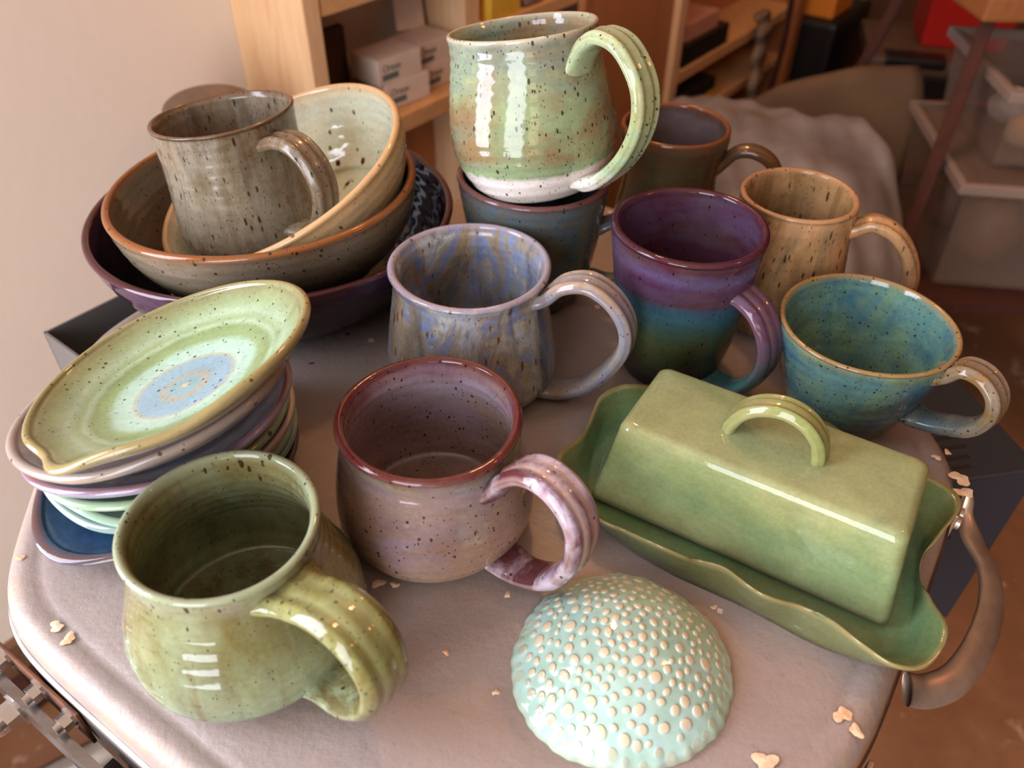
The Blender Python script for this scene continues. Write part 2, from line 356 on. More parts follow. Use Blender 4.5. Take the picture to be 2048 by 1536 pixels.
# rag and strap hanging on the shelf's right end
def strip(name, pts, w, t, mat, label, cat, wv=0, axis=E1):
    C = crom(pts, 8); V = []; F = []
    base = Vector(C[-1])
    for i, p in enumerate(C):
        for a_, b_ in ((-1, -1), (1, -1), (1, 1), (-1, 1)):
            ww = w*(1+wv*math.sin(i*.9))
            V.append(Vector(p)-base+axis*a_*ww/2+Vector((N1.x, N1.y, 0))*b_*t/2)
    n = len(C)
    for i in range(n-1):
        for k in range(4): F.append((i*4+k, i*4+(k+1) % 4, (i+1)*4+(k+1) % 4, (i+1)*4+k))
    F += [(3, 2, 1, 0), tuple((n-1)*4+k for k in range(4))]
    o = meshobj(name, V, F, mat); o.location = base; return tag(o, label, cat)
def wp(s, q, z): return tuple(WM @ Vector((s, q, z)))
strip('hanging_rag', [wp(1.83, .15, -.20), wp(1.83, .165, -.235), wp(1.835, .162, -.30), wp(1.83, .17, -.37), wp(1.84, .165, -.44)], .055, .012, simple('off_white_cloth', '#9a8670', .9, c2='#6f5a48', scale=25), 'off-white rag hanging over the edge of the middle shelf', 'rag', .25)
strip('strap', [wp(1.95, .165, -.10), wp(1.95, .17, -.2), wp(1.945, .175, -.3), wp(1.93, .17, -.42)], .022, .006, simple('dark_red_strap', '#3a120d', .7), 'dark red strap hanging in front of the right shelf upright', 'strap', .1)

# ------------------------------------------------------------------ background goods
M_gsheet = simple('grey_plastic_sheet', '#6a6564', .38, c2='#8c8a8c', scale=9)
M_tarp = simple('brown_canvas', '#5c4632', .8, c2='#6b5238', scale=6)
def drape(name, rows, mat, label, cat, amp=.006, sc=14, cr=(6, 6)):
    R = [crom(r, cr[0]) for r in rows]; m = len(R[0])
    cols = [crom([R[i][j] for i in range(len(R))], cr[1]) for j in range(m)]; n = len(cols[0])
    V = []; F = []
    from mathutils import noise as mn
    for i in range(n):
        for j in range(m):
            p = Vector(cols[j][i]); d = mn.noise(p*sc)*amp+mn.noise(Vector((p.x*sc*2.2, p.y*sc*.8, p.z*sc))+Vector((7, 3, 1)))*amp*.7
            if p.z < FZ+.002: p.z = FZ+.002
            V.append(p+Vector((0, -d*.4, d if p.z > FZ+.03 else 0)))
    for i in range(n-1):
        for j in range(m-1): F.append((i*m+j, i*m+j+1, (i+1)*m+j+1, (i+1)*m+j))
    c = sum((Vector(v) for v in V), Vector())/len(V); c.z = FZ
    o = meshobj(name, [Vector(v)-c for v in V], F, mat); o.location = c
    s = o.modifiers.new('thick', 'SOLIDIFY'); s.thickness = .003; s.offset = -1
    return tag(o, label, cat)
f_ = FZ+.002
drape('plastic_sheet', [
 [(.26, 1.38, f_), (.30, 1.40, f_), (.37, 1.40, f_), (.46, 1.38, f_), (.54, 1.34, f_), (.57, 1.32, f_), (.59, 1.28, f_)],
 [(.25, 1.36, -.35), (.28, 1.38, -.30), (.36, 1.37, -.28), (.45, 1.34, -.28), (.54, 1.30, -.30), (.58, 1.28, -.36), (.60, 1.25, -.42)],
 [(.22, 1.29, -.20), (.262, 1.32, -.166), (.349, 1.325, -.168), (.431, 1.289, -.169), (.515, 1.258, -.172), (.553, 1.238, -.185), (.585, 1.23, -.30)],
 [(.19, 1.17, -.20), (.23, 1.18, -.150), (.335, 1.18, -.150), (.43, 1.16, -.150), (.515, 1.15, -.150), (.556, 1.14, -.176), (.590, 1.12, -.28)],
 [(.17, 1.05, -.21), (.23, 1.05, -.158), (.333, 1.05, -.162), (.43, 1.03, -.166), (.50, 1.02, -.176), (.545, 1.02, -.22), (.585, 1.02, -.32)],
 [(.15, .94, -.28), (.24, .93, -.22), (.34, .91, -.21), (.42, .90, -.205), (.475, .90, -.23), (.525, .90, -.285), (.545, .92, -.36)],
 [(.14, .86, -.45), (.25, .84, -.40), (.34, .83, -.38), (.42, .83, -.38), (.47, .84, -.40), (.51, .86, -.45), (.53, .90, -.5)],
 [(.12, .84, f_), (.25, .82, f_), (.34, .80, f_), (.42, .81, f_), (.47, .82, f_), (.51, .84, f_), (.53, .88, f_)]],
 M_gsheet, 'pale grey plastic sheet draped over a pile behind the mugs', 'plastic sheet', amp=.017, sc=13, cr=(9, 9))
drape('canvas_cover', [
 [(.38, 1.60, f_), (.48, 1.60, f_), (.6, 1.60, f_), (.72, 1.58, f_)],
 [(.39, 1.50, -.290), (.48, 1.50, -.235), (.6, 1.50, -.202), (.716, 1.50, -.186)],
 [(.39, 1.46, -.31), (.48, 1.46, -.255), (.6, 1.45, -.225), (.733, 1.43, -.22)],
 [(.38, 1.45, -.40), (.48, 1.45, -.40), (.6, 1.44, -.37), (.715, 1.40, -.33)],
 [(.38, 1.46, -.55), (.48, 1.46, -.55), (.58, 1.45, -.52), (.69, 1.40, -.48)],
 [(.38, 1.46, f_), (.48, 1.46, f_), (.58, 1.46, f_), (.68, 1.40, f_)]],
 M_tarp, 'stiff brown canvas cover behind the grey plastic sheet', 'canvas cover', amp=.008, sc=6)

def rbox(name, cx, cy, z0, sx, sy, h, mat, label, cat, rz=0, bevel=.008, group=None, taper=1.0, parent=None):
    bm = bmesh.new(); vv = add_box(bm, -sx/2, sx/2, -sy/2, sy/2, 0, h)
    for v in vv[:4]: v.co.x *= taper; v.co.y *= taper
    o = bm_obj(name, bm, mat, parent, bevel=bevel)
    o.location = (cx, cy, z0); o.rotation_euler.z = rz
    if label: tag(o, label, cat, group)
    return o
M_blk = simple('black_plastic_tote', '#15110f', .45); M_gl = simple('grey_translucent_lid', '#6a5848', .4, c2='#58483a')
t1 = empty('storage_tote', (1.06, 2.08, FZ), 'black tote with a dull grey snap lid, under the red crate', 'storage tote', rz=-.24)
b = box('bin', (-.17, .15, -.13, .14, 0, .330), M_blk, t1, bevel=.012); l = box('lid', (-.185, .165, -.145, .155, .330, .368), M_gl, t1, bevel=.010)
box('lid_recess', (-.15, -.01, -.147, -.085, .345, .371), M_blk, t1, bevel=.008)
t2 = empty('crate', (1.10, 2.12, FZ+.3684), 'red plastic crate standing on the black tote', 'crate', rz=-.24)
bm = bmesh.new(); vv = add_box(bm, -.10, .11, -.10, .10, 0, .17)
for v in vv[:4]: v.co.x *= .9; v.co.y *= .9
bm_obj('bin', bm, simple('red_plastic', '#b3201a', .4), t2, bevel=.006); box('rim', (-.107, .117, -.107, .107, .155, .168), simple('red_plastic_rim', '#a01c16', .4), t2, bevel=.003)
wthing('storage_tote', (2.13, 2.40, .02, .235, FZ, -.285), M_blk, 'large plain black tote right of the pine shelf unit', 'storage tote', bevel=.012)
wthing('orange_toolbox', (2.16, 2.30, .08, .21, -.2848, -.22), simple('orange_plastic', '#d8842a', .45), 'orange box lying on the large black tote at the top edge', 'box', bevel=.006)
# low timber block between cover and post
t4 = empty('timber_bench', (.91, 1.70, FZ), 'low bench with a thick pale timber top, behind the brown canvas', 'bench')
box('top', (-.12, .16, -.10, .10, .26, .335), M_owood, t4, bevel=.004)
for x in (-.10, .14):
    for y in (-.08, .08): box('leg', (x-.018, x+.018, y-.018, y+.018, 0, .26), M_dwood, t4)
# wooden table frame whose leg runs down past the clear totes
t5 = empty('wooden_stand', (.56, 1.0, FZ), 'wooden stand with slanted dark red-brown legs, low shelf under the clear totes', 'stand')
def leg(name, p, q, w_, mat, par):
    b = bmesh.new(); p = Vector(p); q = Vector(q); d = q-p; M = Matrix.Translation((p+q)/2) @ d.to_track_quat('Z', 'Y').to_matrix().to_4x4(); add_box(b, -w_/2, w_/2, -w_/2, w_/2, -d.length/2, d.length/2, M=M); return bm_obj(name, b, mat, par, bevel=.003)
sx0, sy0 = .125, .24
for (a, b_) in (((-.028, -.035, .012), (sx0, sy0, .68)), ((.50, -.035, .012), (.44, sy0, .68)), ((-.01, .60, .012), (sx0, .52, .68)), ((.50, .60, .012), (.44, .52, .68))): leg('leg', a, b_, .020, M_dwood, t5)
box('seat', (.095, .48, .20, .56, .68, .715), M_owood, t5, bevel=.005)
box('lower_shelf', (.065, .52, .05, .45, .285, .3055), M_dwood, t5)
# clear totes with contents
Nc = NT('clear_plastic'); Nc.b.inputs['Base Color'].default_value = lin('#8f7c6e'); Nc.b.inputs['Roughness'].default_value = .2; Nc.b.inputs['Transmission Weight'].default_value = .0; Nc.b.inputs['Alpha'].default_value = .3; Nc.b.inputs['IOR'].default_value = 1.4
M_clear = Nc.m; Nr = NT('frosted_rim'); Nr.b.inputs['Base Color'].default_value = lin('#9c8a7e'); Nr.b.inputs['Roughness'].default_value = .3; Nr.b.inputs['Alpha'].default_value = .8; M_rimc = Nr.m
def tote(cx, cy, z0, sx, sy, h, label, rz=0, lid=False):
    e = empty('clear_tote', (cx, cy, z0), label, 'storage tote', 'clear plastic totes stacked at the right', rz=rz)
    bm = bmesh.new(); a = .92
    def ring(s, z): return [bm.verts.new((x*sx/2*s, y*sy/2*s, z)) for x, y in ((-1, -1), (1, -1), (1, 1), (-1, 1))]
    r0 = ring(a, .003); r1 = ring(1, h); r2 = ring(.985, h); r3 = ring(a*.985, .008)
    bm.faces.new(r0[::-1]); bm.faces.new(r3)
    for p, q in ((r0, r1), (r1, r2), (r2, r3)):
        for k in range(4): bm.faces.new((p[k], p[(k+1) % 4], q[(k+1) % 4], q[k]))
    bm_obj('bin', bm, M_clear, e, bevel=0)
    bm = bmesh.new(); t = .012
    add_box(bm, -sx/2-t, sx/2+t, -sy/2-t, -sy/2, h-.016, h); add_box(bm, -sx/2-t, sx/2+t, sy/2, sy/2+t, h-.016, h); add_box(bm, -sx/2-t, -sx/2, -sy/2, sy/2, h-.016, h); add_box(bm, sx/2, sx/2+t, -sy/2, sy/2, h-.016, h)
    bm_obj('rim', bm, M_rimc, e, bevel=.003)
    if lid: box('lid', (-sx/2, sx/2, -sy/2, sy/2, h-.004, h-.001), M_clear, e, bevel=0)
    return e
TZ = FZ+.306
tote(.845, 1.22, TZ, .33, .30, .185, 'lower of the two stacked clear totes, full of brown pots, at the right edge', -.13, lid=True)
tote(.870, 1.25, TZ+.186, .31, .27, .12, 'upper clear tote of the stack, holding white tubes and bags', -.10)
rnd = random.Random(3)
M_pot = simple('brown_pottery', '#7d5a40', .5, c2='#5f4330'); M_wht = simple('white_plastic_bits', '#ddd0c6', .5, c2='#c9b8ac'); M_tan = simple('tan_sponge', '#b08a62', .8)
def blob(name, c, r, mat, label, cat, group, sc=(1, 1, 1)):
    bm = bmesh.new(); bmesh.ops.create_icosphere(bm, subdivisions=3, radius=r)
    from mathutils import noise as mn
    off = Vector((rnd.random()*9, 0, 0))
    for v in bm.verts: v.co *= 1+.18*mn.noise(v.co/r*1.3+off); v.co.x *= sc[0]; v.co.y *= sc[1]; v.co.z *= sc[2]
    zm = min(v.co.z for v in bm.verts)
    for v in bm.verts: v.co.z -= zm
    o = bm_obj(name, bm, mat, smooth=True); o.location = c; return tag(o, label, cat, group)
for i, (x, y, r) in enumerate([(.765, 1.165, .050), (.875, 1.150, .048), (.77, 1.285, .046), (.885, 1.275, .046)]):
    blob('pot_bundle', (x, y, TZ+.0085), r, M_pot, ['nearest left brown pot inside the lower clear tote', 'brown pot inside the lower clear tote, front, beside the nearest left pot', 'brown pot at the back left of the lower clear tote', 'brown pot at the back right of the lower clear tote'][i], 'pot', 'brown pots in the lower clear tote', (1, 1, 1.2))
bz = TZ+.186+.0085
for i, (x, y, r, m) in enumerate([(.785, 1.195, .032, M_tan), (.865, 1.190, .034, M_wht), (.80, 1.285, .033, M_wht), (.885, 1.275, .034, M_tan)]):
    blob('sponge' if m is M_tan else 'plastic_bag', (x, y, bz), r, m, ['tan sponge at the front left of the upper clear tote', 'crumpled white bag at the front right of the upper clear tote', 'crumpled white bag at the back left of the upper clear tote', 'tan sponge at the back right of the upper clear tote'][i], 'sponge' if m is M_tan else 'bag', 'sponges in the upper clear tote' if m is M_tan else 'white bags in the upper clear tote', (1.1, .9, .8))
for i, (p, q) in enumerate([((.765, 1.24, bz+.065), (.80, 1.18, bz+.072)), ((.815, 1.25, bz+.064), (.86, 1.20, bz+.076))]):
    bm = bmesh.new(); P = Vector(p); add_cyl(bm, (0, 0, 0), Vector(q)-P, .011); o = bm_obj('plastic_tube', bm, M_wht, smooth=False); o.location = P; tag(o, ['left of the two white plastic tubes in the upper clear tote', 'right of the two white plastic tubes in the upper clear tote'][i], 'tube', 'white tubes in the upper clear tote')
# rounded stone-coloured tub behind the big grey mug
tb = empty('tub', (-.325, .845, FZ), 'rounded grey-brown covered tub between the wall and the bowls', 'tub')
bm = bmesh.new(); add_cyl(bm, (0, 0, 0), (0, 0, .684), .040, 48, .046); bm_obj('bin', bm, simple('tub_grey', '#7d6a58', .6), tb, smooth=False)
bm = bmesh.new(); bmesh.ops.create_uvsphere(bm, u_segments=40, v_segments=20, radius=.049)
for v in bm.verts: v.co.z = .692+max(-.008, v.co.z*.35)
bm_obj('lid', bm, simple('tub_lid', '#7c6650', .6, c2='#5e4e40', scale=25), tb, smooth=True)

# ------------------------------------------------------------------ kiln
KC = Vector((-.016, .402, 0)); NA = [math.radians(11+45*k) for k in range(8)]
def octr(a, ap, p=24): return ap/(sum(max(0, math.cos(a-k))**p for k in NA)**(1/p))
kiln = empty('kiln', (KC.x, KC.y, FZ), 'round-cornered eight-sided electric kiln with a worn mauve-grey painted lid carrying all the pots', 'kiln')
def octloft(name, prof, mat, seg=256, top=True, bot=True, **kw):
    V = []; F = []
    for ap, z, p in prof:
        for j in range(seg):
            a = 2*PI*j/seg; r = octr(a, ap, p); V.append((r*math.cos(a), r*math.sin(a), z-FZ))
    n = len(prof)
    for i in range(n-1):
        for j in range(seg): F.append((i*seg+j, i*seg+(j+1) % seg, (i+1)*seg+(j+1) % seg, (i+1)*seg+j))
    if bot: F.append(tuple(range(seg))[::-1])
    if top: F.append(tuple((n-1)*seg+j for j in range(seg)))
    return meshobj(name, V, F, mat, kiln, **kw)
NL = NT('mauve_lid_paint'); vl = NL.coord((1, 1, 1)); n0 = NL.noise(vl, 5, 5, .6)
cl = NL.ramp(n0, [(.3, '#80726a'), (.6, '#91847e')])
cl = NL.mix(NL.math('MULTIPLY', NL.ramp(NL.noise(vl, 240, 3, .7), [(.62, 0.0), (.7, 1.0)]), .35), cl, lin('#6e605b'))
vo = NL.new('ShaderNodeTexVoronoi'); NL.set(vo.inputs['Vector'], vl); vo.inputs['Scale'].default_value = 48
s2 = NL.new('ShaderNodeSeparateColor'); NL.t.links.new(vo.outputs['Color'], s2.inputs[0])
dd = NL.math('ADD', vo.outputs['Distance'], NL.math('MULTIPLY', NL.noise(vl, 420, 3), .22))
chip = NL.math('MULTIPLY', NL.math('LESS_THAN', dd, .22), NL.math('GREATER_THAN', s2.outputs[0], .80)); cl = NL.mix(chip, cl, lin('#d8c2ad'))
chip2 = NL.math('MULTIPLY', NL.math('LESS_THAN', dd, .19), NL.math('LESS_THAN', s2.outputs[0], .10)); cl = NL.mix(chip2, cl, lin('#4c3526'))
sepx = NL.new('ShaderNodeAttribute', attribute_name='gl'); sp2 = NL.new('ShaderNodeSeparateColor'); NL.t.links.new(sepx.outputs['Color'], sp2.inputs[0])
edge = NL.math('MULTIPLY', sp2.outputs[0], NL.ramp(NL.noise(vl, 55, 5, .7), [(.45, .15), (.58, 1.0)])); cl = NL.mix(NL.math('MULTIPLY', edge, .7), cl, lin('#9c866e'))
NL.set(NL.b.inputs['Base Color'], cl); NL.b.inputs['Roughness'].default_value = .42; NL.bump(NL.math('ADD', NL.noise(vl, 130, 5, .65), NL.math('MULTIPLY', chip, -.6)), .35, .0016)
lp = [(.262, -.030, 24), (.277, -.030, 24), (.279, -.024, 24), (.2795, -.012, 24), (.278, -.006, 24), (.274, -.002, 24), (.269, -.0006, 24), (.2645, -.0012, 24), (.2625, -.0016, 22), (.2605, -.001, 22), (.257, 0, 20), (.22, 0, 14), (.15, 0, 8), (.08, 0, 6), (.02, 0, 6)]
seg = 256; V = []; F = []; G = []
for ap, z, p in lp:
    for j in range(seg):
        a = 2*PI*j/seg; r = octr(a, ap, p); V.append((r*math.cos(a), r*math.sin(a), z-FZ)); G.append((max(0, min(1, (ap-.268)/.006)), 0, 0))
for i in range(len(lp)-1):
    for j in range(seg): F.append((i*seg+j, i*seg+(j+1) % seg, (i+1)*seg+(j+1) % seg, (i+1)*seg+j))
F.append(tuple(range(seg))[::-1]); F.append(tuple((len(lp)-1)*seg+j for j in range(seg)))
lid = meshobj('lid', V, F, NL.m, kiln, gl=G); tag(lid, 'mauve-grey painted lid with chipped edge')
# larger paint chips, fused to the lid mesh look: thin flakes in a second piece of the lid
M_chip = simple('bare_firebrick', '#e3c9ab', .8, c2='#d3a77e', scale=120, bump=.4)
rr = random.Random(5)
for (x, y, r) in [(.1543, .1841, .0055), (.1582, .1766, .0042), (.1136, .1626, .0065), (.2694, .3325, .0075), (.2672, .3216, .0065), (.2705, .3545, .003), (.262, .350, .0035), (-.2266, .2257, .0045), (-.2177, .2188, .0045), (-.2641, .2671, .003), (-.0691, .2534, .0042), (-.0603, .2525, .003), (-.0308, .2137, .0022), (.1052, .241, .0022), (.0587, .2604, .0022), (-.0059, .1932, .0022), (-.0011, .2471, .0025)]:
    bm = bmesh.new(); nn = 22; c = bm.verts.new((x-KC.x, y-KC.y, .0007-FZ)); vs_ = []
    for k in range(nn):
        a = 2*PI*k/nn; q = r*(.62+.16*math.sin(2*a+x*900)+.12*math.sin(3*a+y*700)+.10*math.sin(5*a)*.7+.08*rr.random()); vs_.append(bm.verts.new((x-KC.x+q*math.cos(a)*1.1, y-KC.y+q*math.sin(a), .0002-FZ)))
    for k in range(nn): bm.faces.new((c, vs_[k], vs_[(k+1) % nn]))
    bm_obj('paint_chip', bm, M_chip, lid)
M_steel = simple('dull_steel_band', '#8f8a86', .38, 1, c2='#6f655e', scale=30, stretch=(1, 1, 4)); M_jacket = simple('steel_jacket', '#6d6560', .4, .9, c2='#59504a', scale=8)
octloft('lid_band', [(.2775, -.058, 24), (.2815, -.058, 24), (.2820, -.057, 24), (.2820, -.018, 24), (.2812, -.0165, 24), (.2790, -.0165, 24)], M_steel, top=False, bot=False)
octloft('body_shell', [(.272, FZ+.12, 24), (.272, -.062, 24), (.25, -.058, 24)], M_jacket, top=True, bot=True)
for k in range(4):
    a = NA[k*2]; bx = .2*math.cos(a); by = .2*math.sin(a); box('stand_leg', (bx-.015, bx+.015, by-.015, by+.015, 0, .12), M_jacket, kiln)
# control box
M_navy = simple('navy_steel', '#1f252e', .45, .0, c2='#252d37', scale=3); M_slot = simple('slot_black', '#07080a', .7)
FM11 = Matrix.Translation((0, 0, -FZ)) @ Matrix.Rotation(math.radians(11.0), 4, 'Z')
cb = bmesh.new(); add_box(cb, .274, .384, -.079, .115, -.245, -.060, M=FM11); cbo = bm_obj('control_box', cb, M_navy, kiln, bevel=.002); tag(cbo, 'dark navy slotted control box')
for i, (y0, L) in enumerate([(-.028, .034), (-.038, .038), (-.048, .032), (-.058, .024), (-.067, .014), (-.018, .030), (-.008, .026)]):
    b = bmesh.new(); add_box(b, .300+(.034-L)*.5+.012, .300+(.034-L)*.5+.012+L, y0-.0016, y0+.0016, -.0606, -.0597, M=FM11); bm_obj('vent_slot', b, M_slot, cbo)
for i in range(7):
    b = bmesh.new(); z = -.085-.0135*i; add_box(b, .300, .338-(.004*abs(i-3)), -.0800, -.0788, z-.0016, z+.0016, M=FM11); bm_obj('vent_slot', b, M_slot, cbo)
# lid handle: flat steel strap bowed out from the band, twisted at its upper end
M_strap = simple('heat_stained_steel', '#b8a490', .34, .7, c2='#86766a', scale=25)
hp = [(.3000, -.0560, -.028), (.3023, -.0679, -.036), (.3020, -.0856, -.040), (.3030, -.1025, -.041), (.2985, -.1203, -.042), (.2875, -.1405, -.042), (.2700, -.1620, -.041), (.2517, -.1779, -.040), (.2350, -.1845, -.039), (.2235, -.1850, -.036)]
C = crom(hp, 8); n = len(C); V = []; F = []; K = 20
for i, p in enumerate(C):
    d = Vector(C[min(i+1, n-1)]-C[max(i-1, 0)]).normalized(); sv = d.cross(Vector((0, 0, 1))).normalized(); uv = sv.cross(d).normalized()
    s = i/(n-1); tw = math.radians(28)-math.radians(95)*math.exp(-(s/.13)**2)
    wdt = .0088*(1-.45*math.exp(-((s-.12)/.06)**2))
    for k in range(K):
        q = 2*PI*k/K; u = math.cos(q)*wdt; v = math.sin(q)*.0038
        uu = u*math.cos(tw)-v*math.sin(tw); v2 = u*math.sin(tw)+v*math.cos(tw)
        V.append(Vector(p)+Vector((0, 0, -FZ))+sv*uu+uv*v2)
for i in range(n-1):
    for k in range(K): F.append((i*K+k, i*K+(k+1) % K, (i+1)*K+(k+1) % K, (i+1)*K+k))
F += [tuple(range(K)), tuple((n-1)*K+k for k in range(K))[::-1]]
lh = meshobj('lid_handle', V, F, M_strap, kiln); tag(lh, 'bowed steel strap handle with a twisted end')
def facem(az): return Matrix.Translation((0, 0, -FZ)) @ Matrix.Rotation(math.radians(az), 4, 'Z')      # x = outward, y = along face
for (y0, y1) in ((.092, .118), (-.118, -.086)):
    b = bmesh.new(); add_box(b, .2815, .2840, y0, y1, -.046, -.020, M=facem(-34)); br = bm_obj('handle_bracket', b, M_strap, kiln, bevel=.0008)
    for yy in (y0+.009, y1-.009):
        b = bmesh.new(); M = facem(-34); add_cyl(b, M @ Vector((.2840, yy, -.033)), M @ Vector((.2870, yy, -.033)), .0042, 16); bm_obj('bolt', b, M_strap, br)
# hinge hardware on the near-left face (outward normal at -124 deg)
M_bar = simple('grey_steel_bar', '#8c8883', .32, 1, c2='#7a716a', scale=18, stretch=(1, 6, 1)); M_zinc = simple('bright_zinc', '#c4c6c8', .2, 1); M_rust = simple('rusty_steel', '#6b4026', .6, .4, c2='#3b2b22', scale=90)
Mf = facem(-124)
def hexnut(bm, p0, p1, r): add_cyl(bm, p0, p1, r, 6)
b = bmesh.new(); add_box(b, .2825, .2845, -.125, -.040, -.047, -.0185, M=Mf); hb = bm_obj('hinge_plate', b, M_rust, kiln, bevel=.0006)
for yy in (-.104, -.073, -.047):
    b = bmesh.new(); add_cyl(b, Mf @ Vector((.2845, yy, -.026)), Mf @ Vector((.2860, yy, -.026)), .0062, 20); hexnut(b, Mf @ Vector((.2858, yy, -.026)), Mf @ Vector((.2905, yy, -.026)), .0050); add_cyl(b, Mf @ Vector((.2903, yy, -.026)), Mf @ Vector((.2935, yy, -.026)), .0026, 14); bm_obj('bolt', b, M_zinc, hb)
def bar(x0, x1, ya, yb, zc, hw, name, mat, par):
    bm = bmesh.new(); pts = []
    for k in range(13): a = PI/2+PI*k/12; pts.append((ya+hw+hw*math.cos(a), zc+hw*math.sin(a)))
    pts += [(yb, zc-hw), (yb, zc+hw)]
    lo = [bm.verts.new(Mf @ Vector((x0, y, z))) for y, z in pts]; hi = [bm.verts.new(Mf @ Vector((x1, y, z))) for y, z in pts]
    bm.faces.new(lo); bm.faces.new(hi[::-1])
    for k in range(len(pts)): bm.faces.new((lo[k], lo[(k+1) % len(pts)], hi[(k+1) % len(pts)], hi[k]))
    return bm_obj(name, bm, mat, par)
arm = bar(.2905, .2955, -.115, .14, -.045, .014, 'hinge_arm', M_bar, kiln)
def acorn(y, z, x0, par):
    b = bmesh.new(); add_cyl(b, Mf @ Vector((x0, y, z)), Mf @ Vector((x0+.0015, y, z)), .0098, 28); bm_obj('washer', b, M_zinc, par)
    b = bmesh.new(); hexnut(b, Mf @ Vector((x0+.0015, y, z)), Mf @ Vector((x0+.0085, y, z)), .0075); add_cyl(b, Mf @ Vector((x0+.0085, y, z)), Mf @ Vector((x0+.011, y, z)), .0062, 20)
    M = Matrix.Translation(Mf @ Vector((x0+.011, y, z))) ; bmesh.ops.create_uvsphere(b, u_segments=20, v_segments=12, radius=.0062, matrix=M); bm_obj('acorn_nut', b, M_zinc, par)
acorn(-.089, -.047, .2955, arm)
arm2 = bar(.3005, .3035, -.055, .12, -.066, .011, 'hinge_link', M_bar, kiln); acorn(-.036, -.072, .3035, arm2)
b = bmesh.new(); add_box(b, .2825, .2905, -.02, .10, -.075, -.052, M=Mf); bm_obj('hinge_block', b, simple('pale_yellow_plastic', '#d9b558', .5), kiln, bevel=.001)
b = bmesh.new(); add_cyl(b, Mf @ Vector((.284, -.018, -.045)), Mf @ Vector((.2903, -.018, -.045)), .006, 6); add_cyl(b, Mf @ Vector((.284, .004, -.048)), Mf @ Vector((.2903, .004, -.048)), .006, 6); bm_obj('hinge_nut', b, simple('black_oxide', '#1d1b1a', .4, .7), kiln)
# open grey steel hinge tray behind the lid on the left
M_tray = simple('grey_sheet_steel', '#7d7b78', .4, .6, c2='#6e6b68', scale=6)
ang = math.atan2(.052, .040)
TM = Matrix.Translation((-.3585-KC.x, .492-KC.y, -FZ-.020)) @ Matrix.Rotation(ang, 4, 'Z')
b = bmesh.new(); L, W_, Hh, t = .20, .085, .05, .0018
add_box(b, 0, L, -W_, 0, -Hh, -Hh+t, M=TM); add_box(b, 0, L, -t, 0, -Hh, 0, M=TM); add_box(b, 0, t, -W_, 0, -Hh, 0, M=TM); add_box(b, 0, L, -W_, -W_+t, -Hh, -.03, M=TM); add_box(b, L-t, L, -W_, 0, -Hh, 0, M=TM)
bm_obj('hinge_tray', b, M_tray, kiln)
# galvanised pipe low down at the left
Mz = simple('galvanised_pipe', '#b9bcbe', .25, 1, c2='#8d8f90', scale=14)
pp = empty('vent_pipe', (-.50, .43, FZ), 'shiny galvanised pipe with rivets lying low at the bottom left', 'pipe')
b = bmesh.new(); p0 = Vector((-.19, -.12, .030)); p1 = Vector((.20, .16, .030)); add_cyl(b, p0, p1, .030, 40); bm_obj('tube', b, Mz, pp, smooth=False)
for t_ in (.25, .4, .55, .7, .85):
    b = bmesh.new(); c = p0.lerp(p1, t_)+Vector((.6*.022, -.8*.022, .017)); bmesh.ops.create_uvsphere(b, u_segments=12, v_segments=8, radius=.0045, matrix=Matrix.Translation(c)); bm_obj('rivet', b, M_zinc, pp, smooth=True)
rbox('wood_offcut', -.60, .60, FZ, .18, .05, .035, M_dwood, 'dark wooden offcut on the floor along the wall at the bottom left', 'wood', rz=.93, bevel=.003)

# ------------------------------------------------------------------ mugs
g = {}
g['M1'] = glaze('green_celadon_glaze', [(0, '#98886e'), (.08, '#a09278'), (.14, '#768676'), (.35, '#70785e'), (.6, '#645e3c'), (.82, '#665c3c'), (.90, '#8a8272'), (1, '#868e70')],
   [(0, '#5a6654'), (.25, '#5c6854'), (.55, '#687458'), (.72, '#7c8864'), (.88, '#72643e'), (1, '#665a3c')], rim='#8c967a', patch=('#8a9a7c', 22, .5, (1, 1, .4)), patch2=('#6a5a2c', 26, .45, (1, 1, .22)), streak=('#5c431f', 60, .6), speck=('#2f1f12', 150, .60, .40), shmin=(.70, .95, .35), rough=.06, seed=1, hamp=.09, rutile=(.30, [(.34, '#54401a'), (.46, '#7a7c4a'), (.56, '#86926a'), (.68, '#64531f')], 26))
g['M1h'] = glaze('green_celadon_handle', [(0, '#8ba080'), (.35, '#84987a'), (.55, '#6f5f2c'), (.85, '#6a5a2c'), (1, '#7a7a48')], rim='#8f9668', patch=('#7f8a5c', 40, .5), patch2=('#54401a', 24, .8), speck=('#33241a', 170, .6, .8), rough=.06, seed=2)
g['M2'] = glaze('lilac_brown_glaze', [(0, '#937864'), (.15, '#957a66'), (.4, '#84695a'), (.65, '#7c6866'), (.85, '#7a6868'), (.90, '#7a7260'), (1, '#6a3a38')],
   [(0, '#6a4e44'), (.3, '#705448'), (.6, '#86726a'), (.80, '#a0949a'), (.90, '#7c5e64'), (1, '#5c2a30')], rim='#4e1c1c', patch=('#85788a', 18, .5, (.6, .6, 1.4)), patch2=('#8f7660', 30, .4, (.6, .6, 1.2)), speck=('#2f1a16', 210, .40, .7), rough=.08, seed=3)
g['M2h'] = glaze('lilac_maroon_handle', [(0, '#a89cab'), (1, '#9a8d9a')], rim='#b9a092', patch=('#4a1f22', 26, .95), patch2=('#5a2a30', 60, .7), speck=('#2f1a16', 220, .2), rough=.08, seed=4)
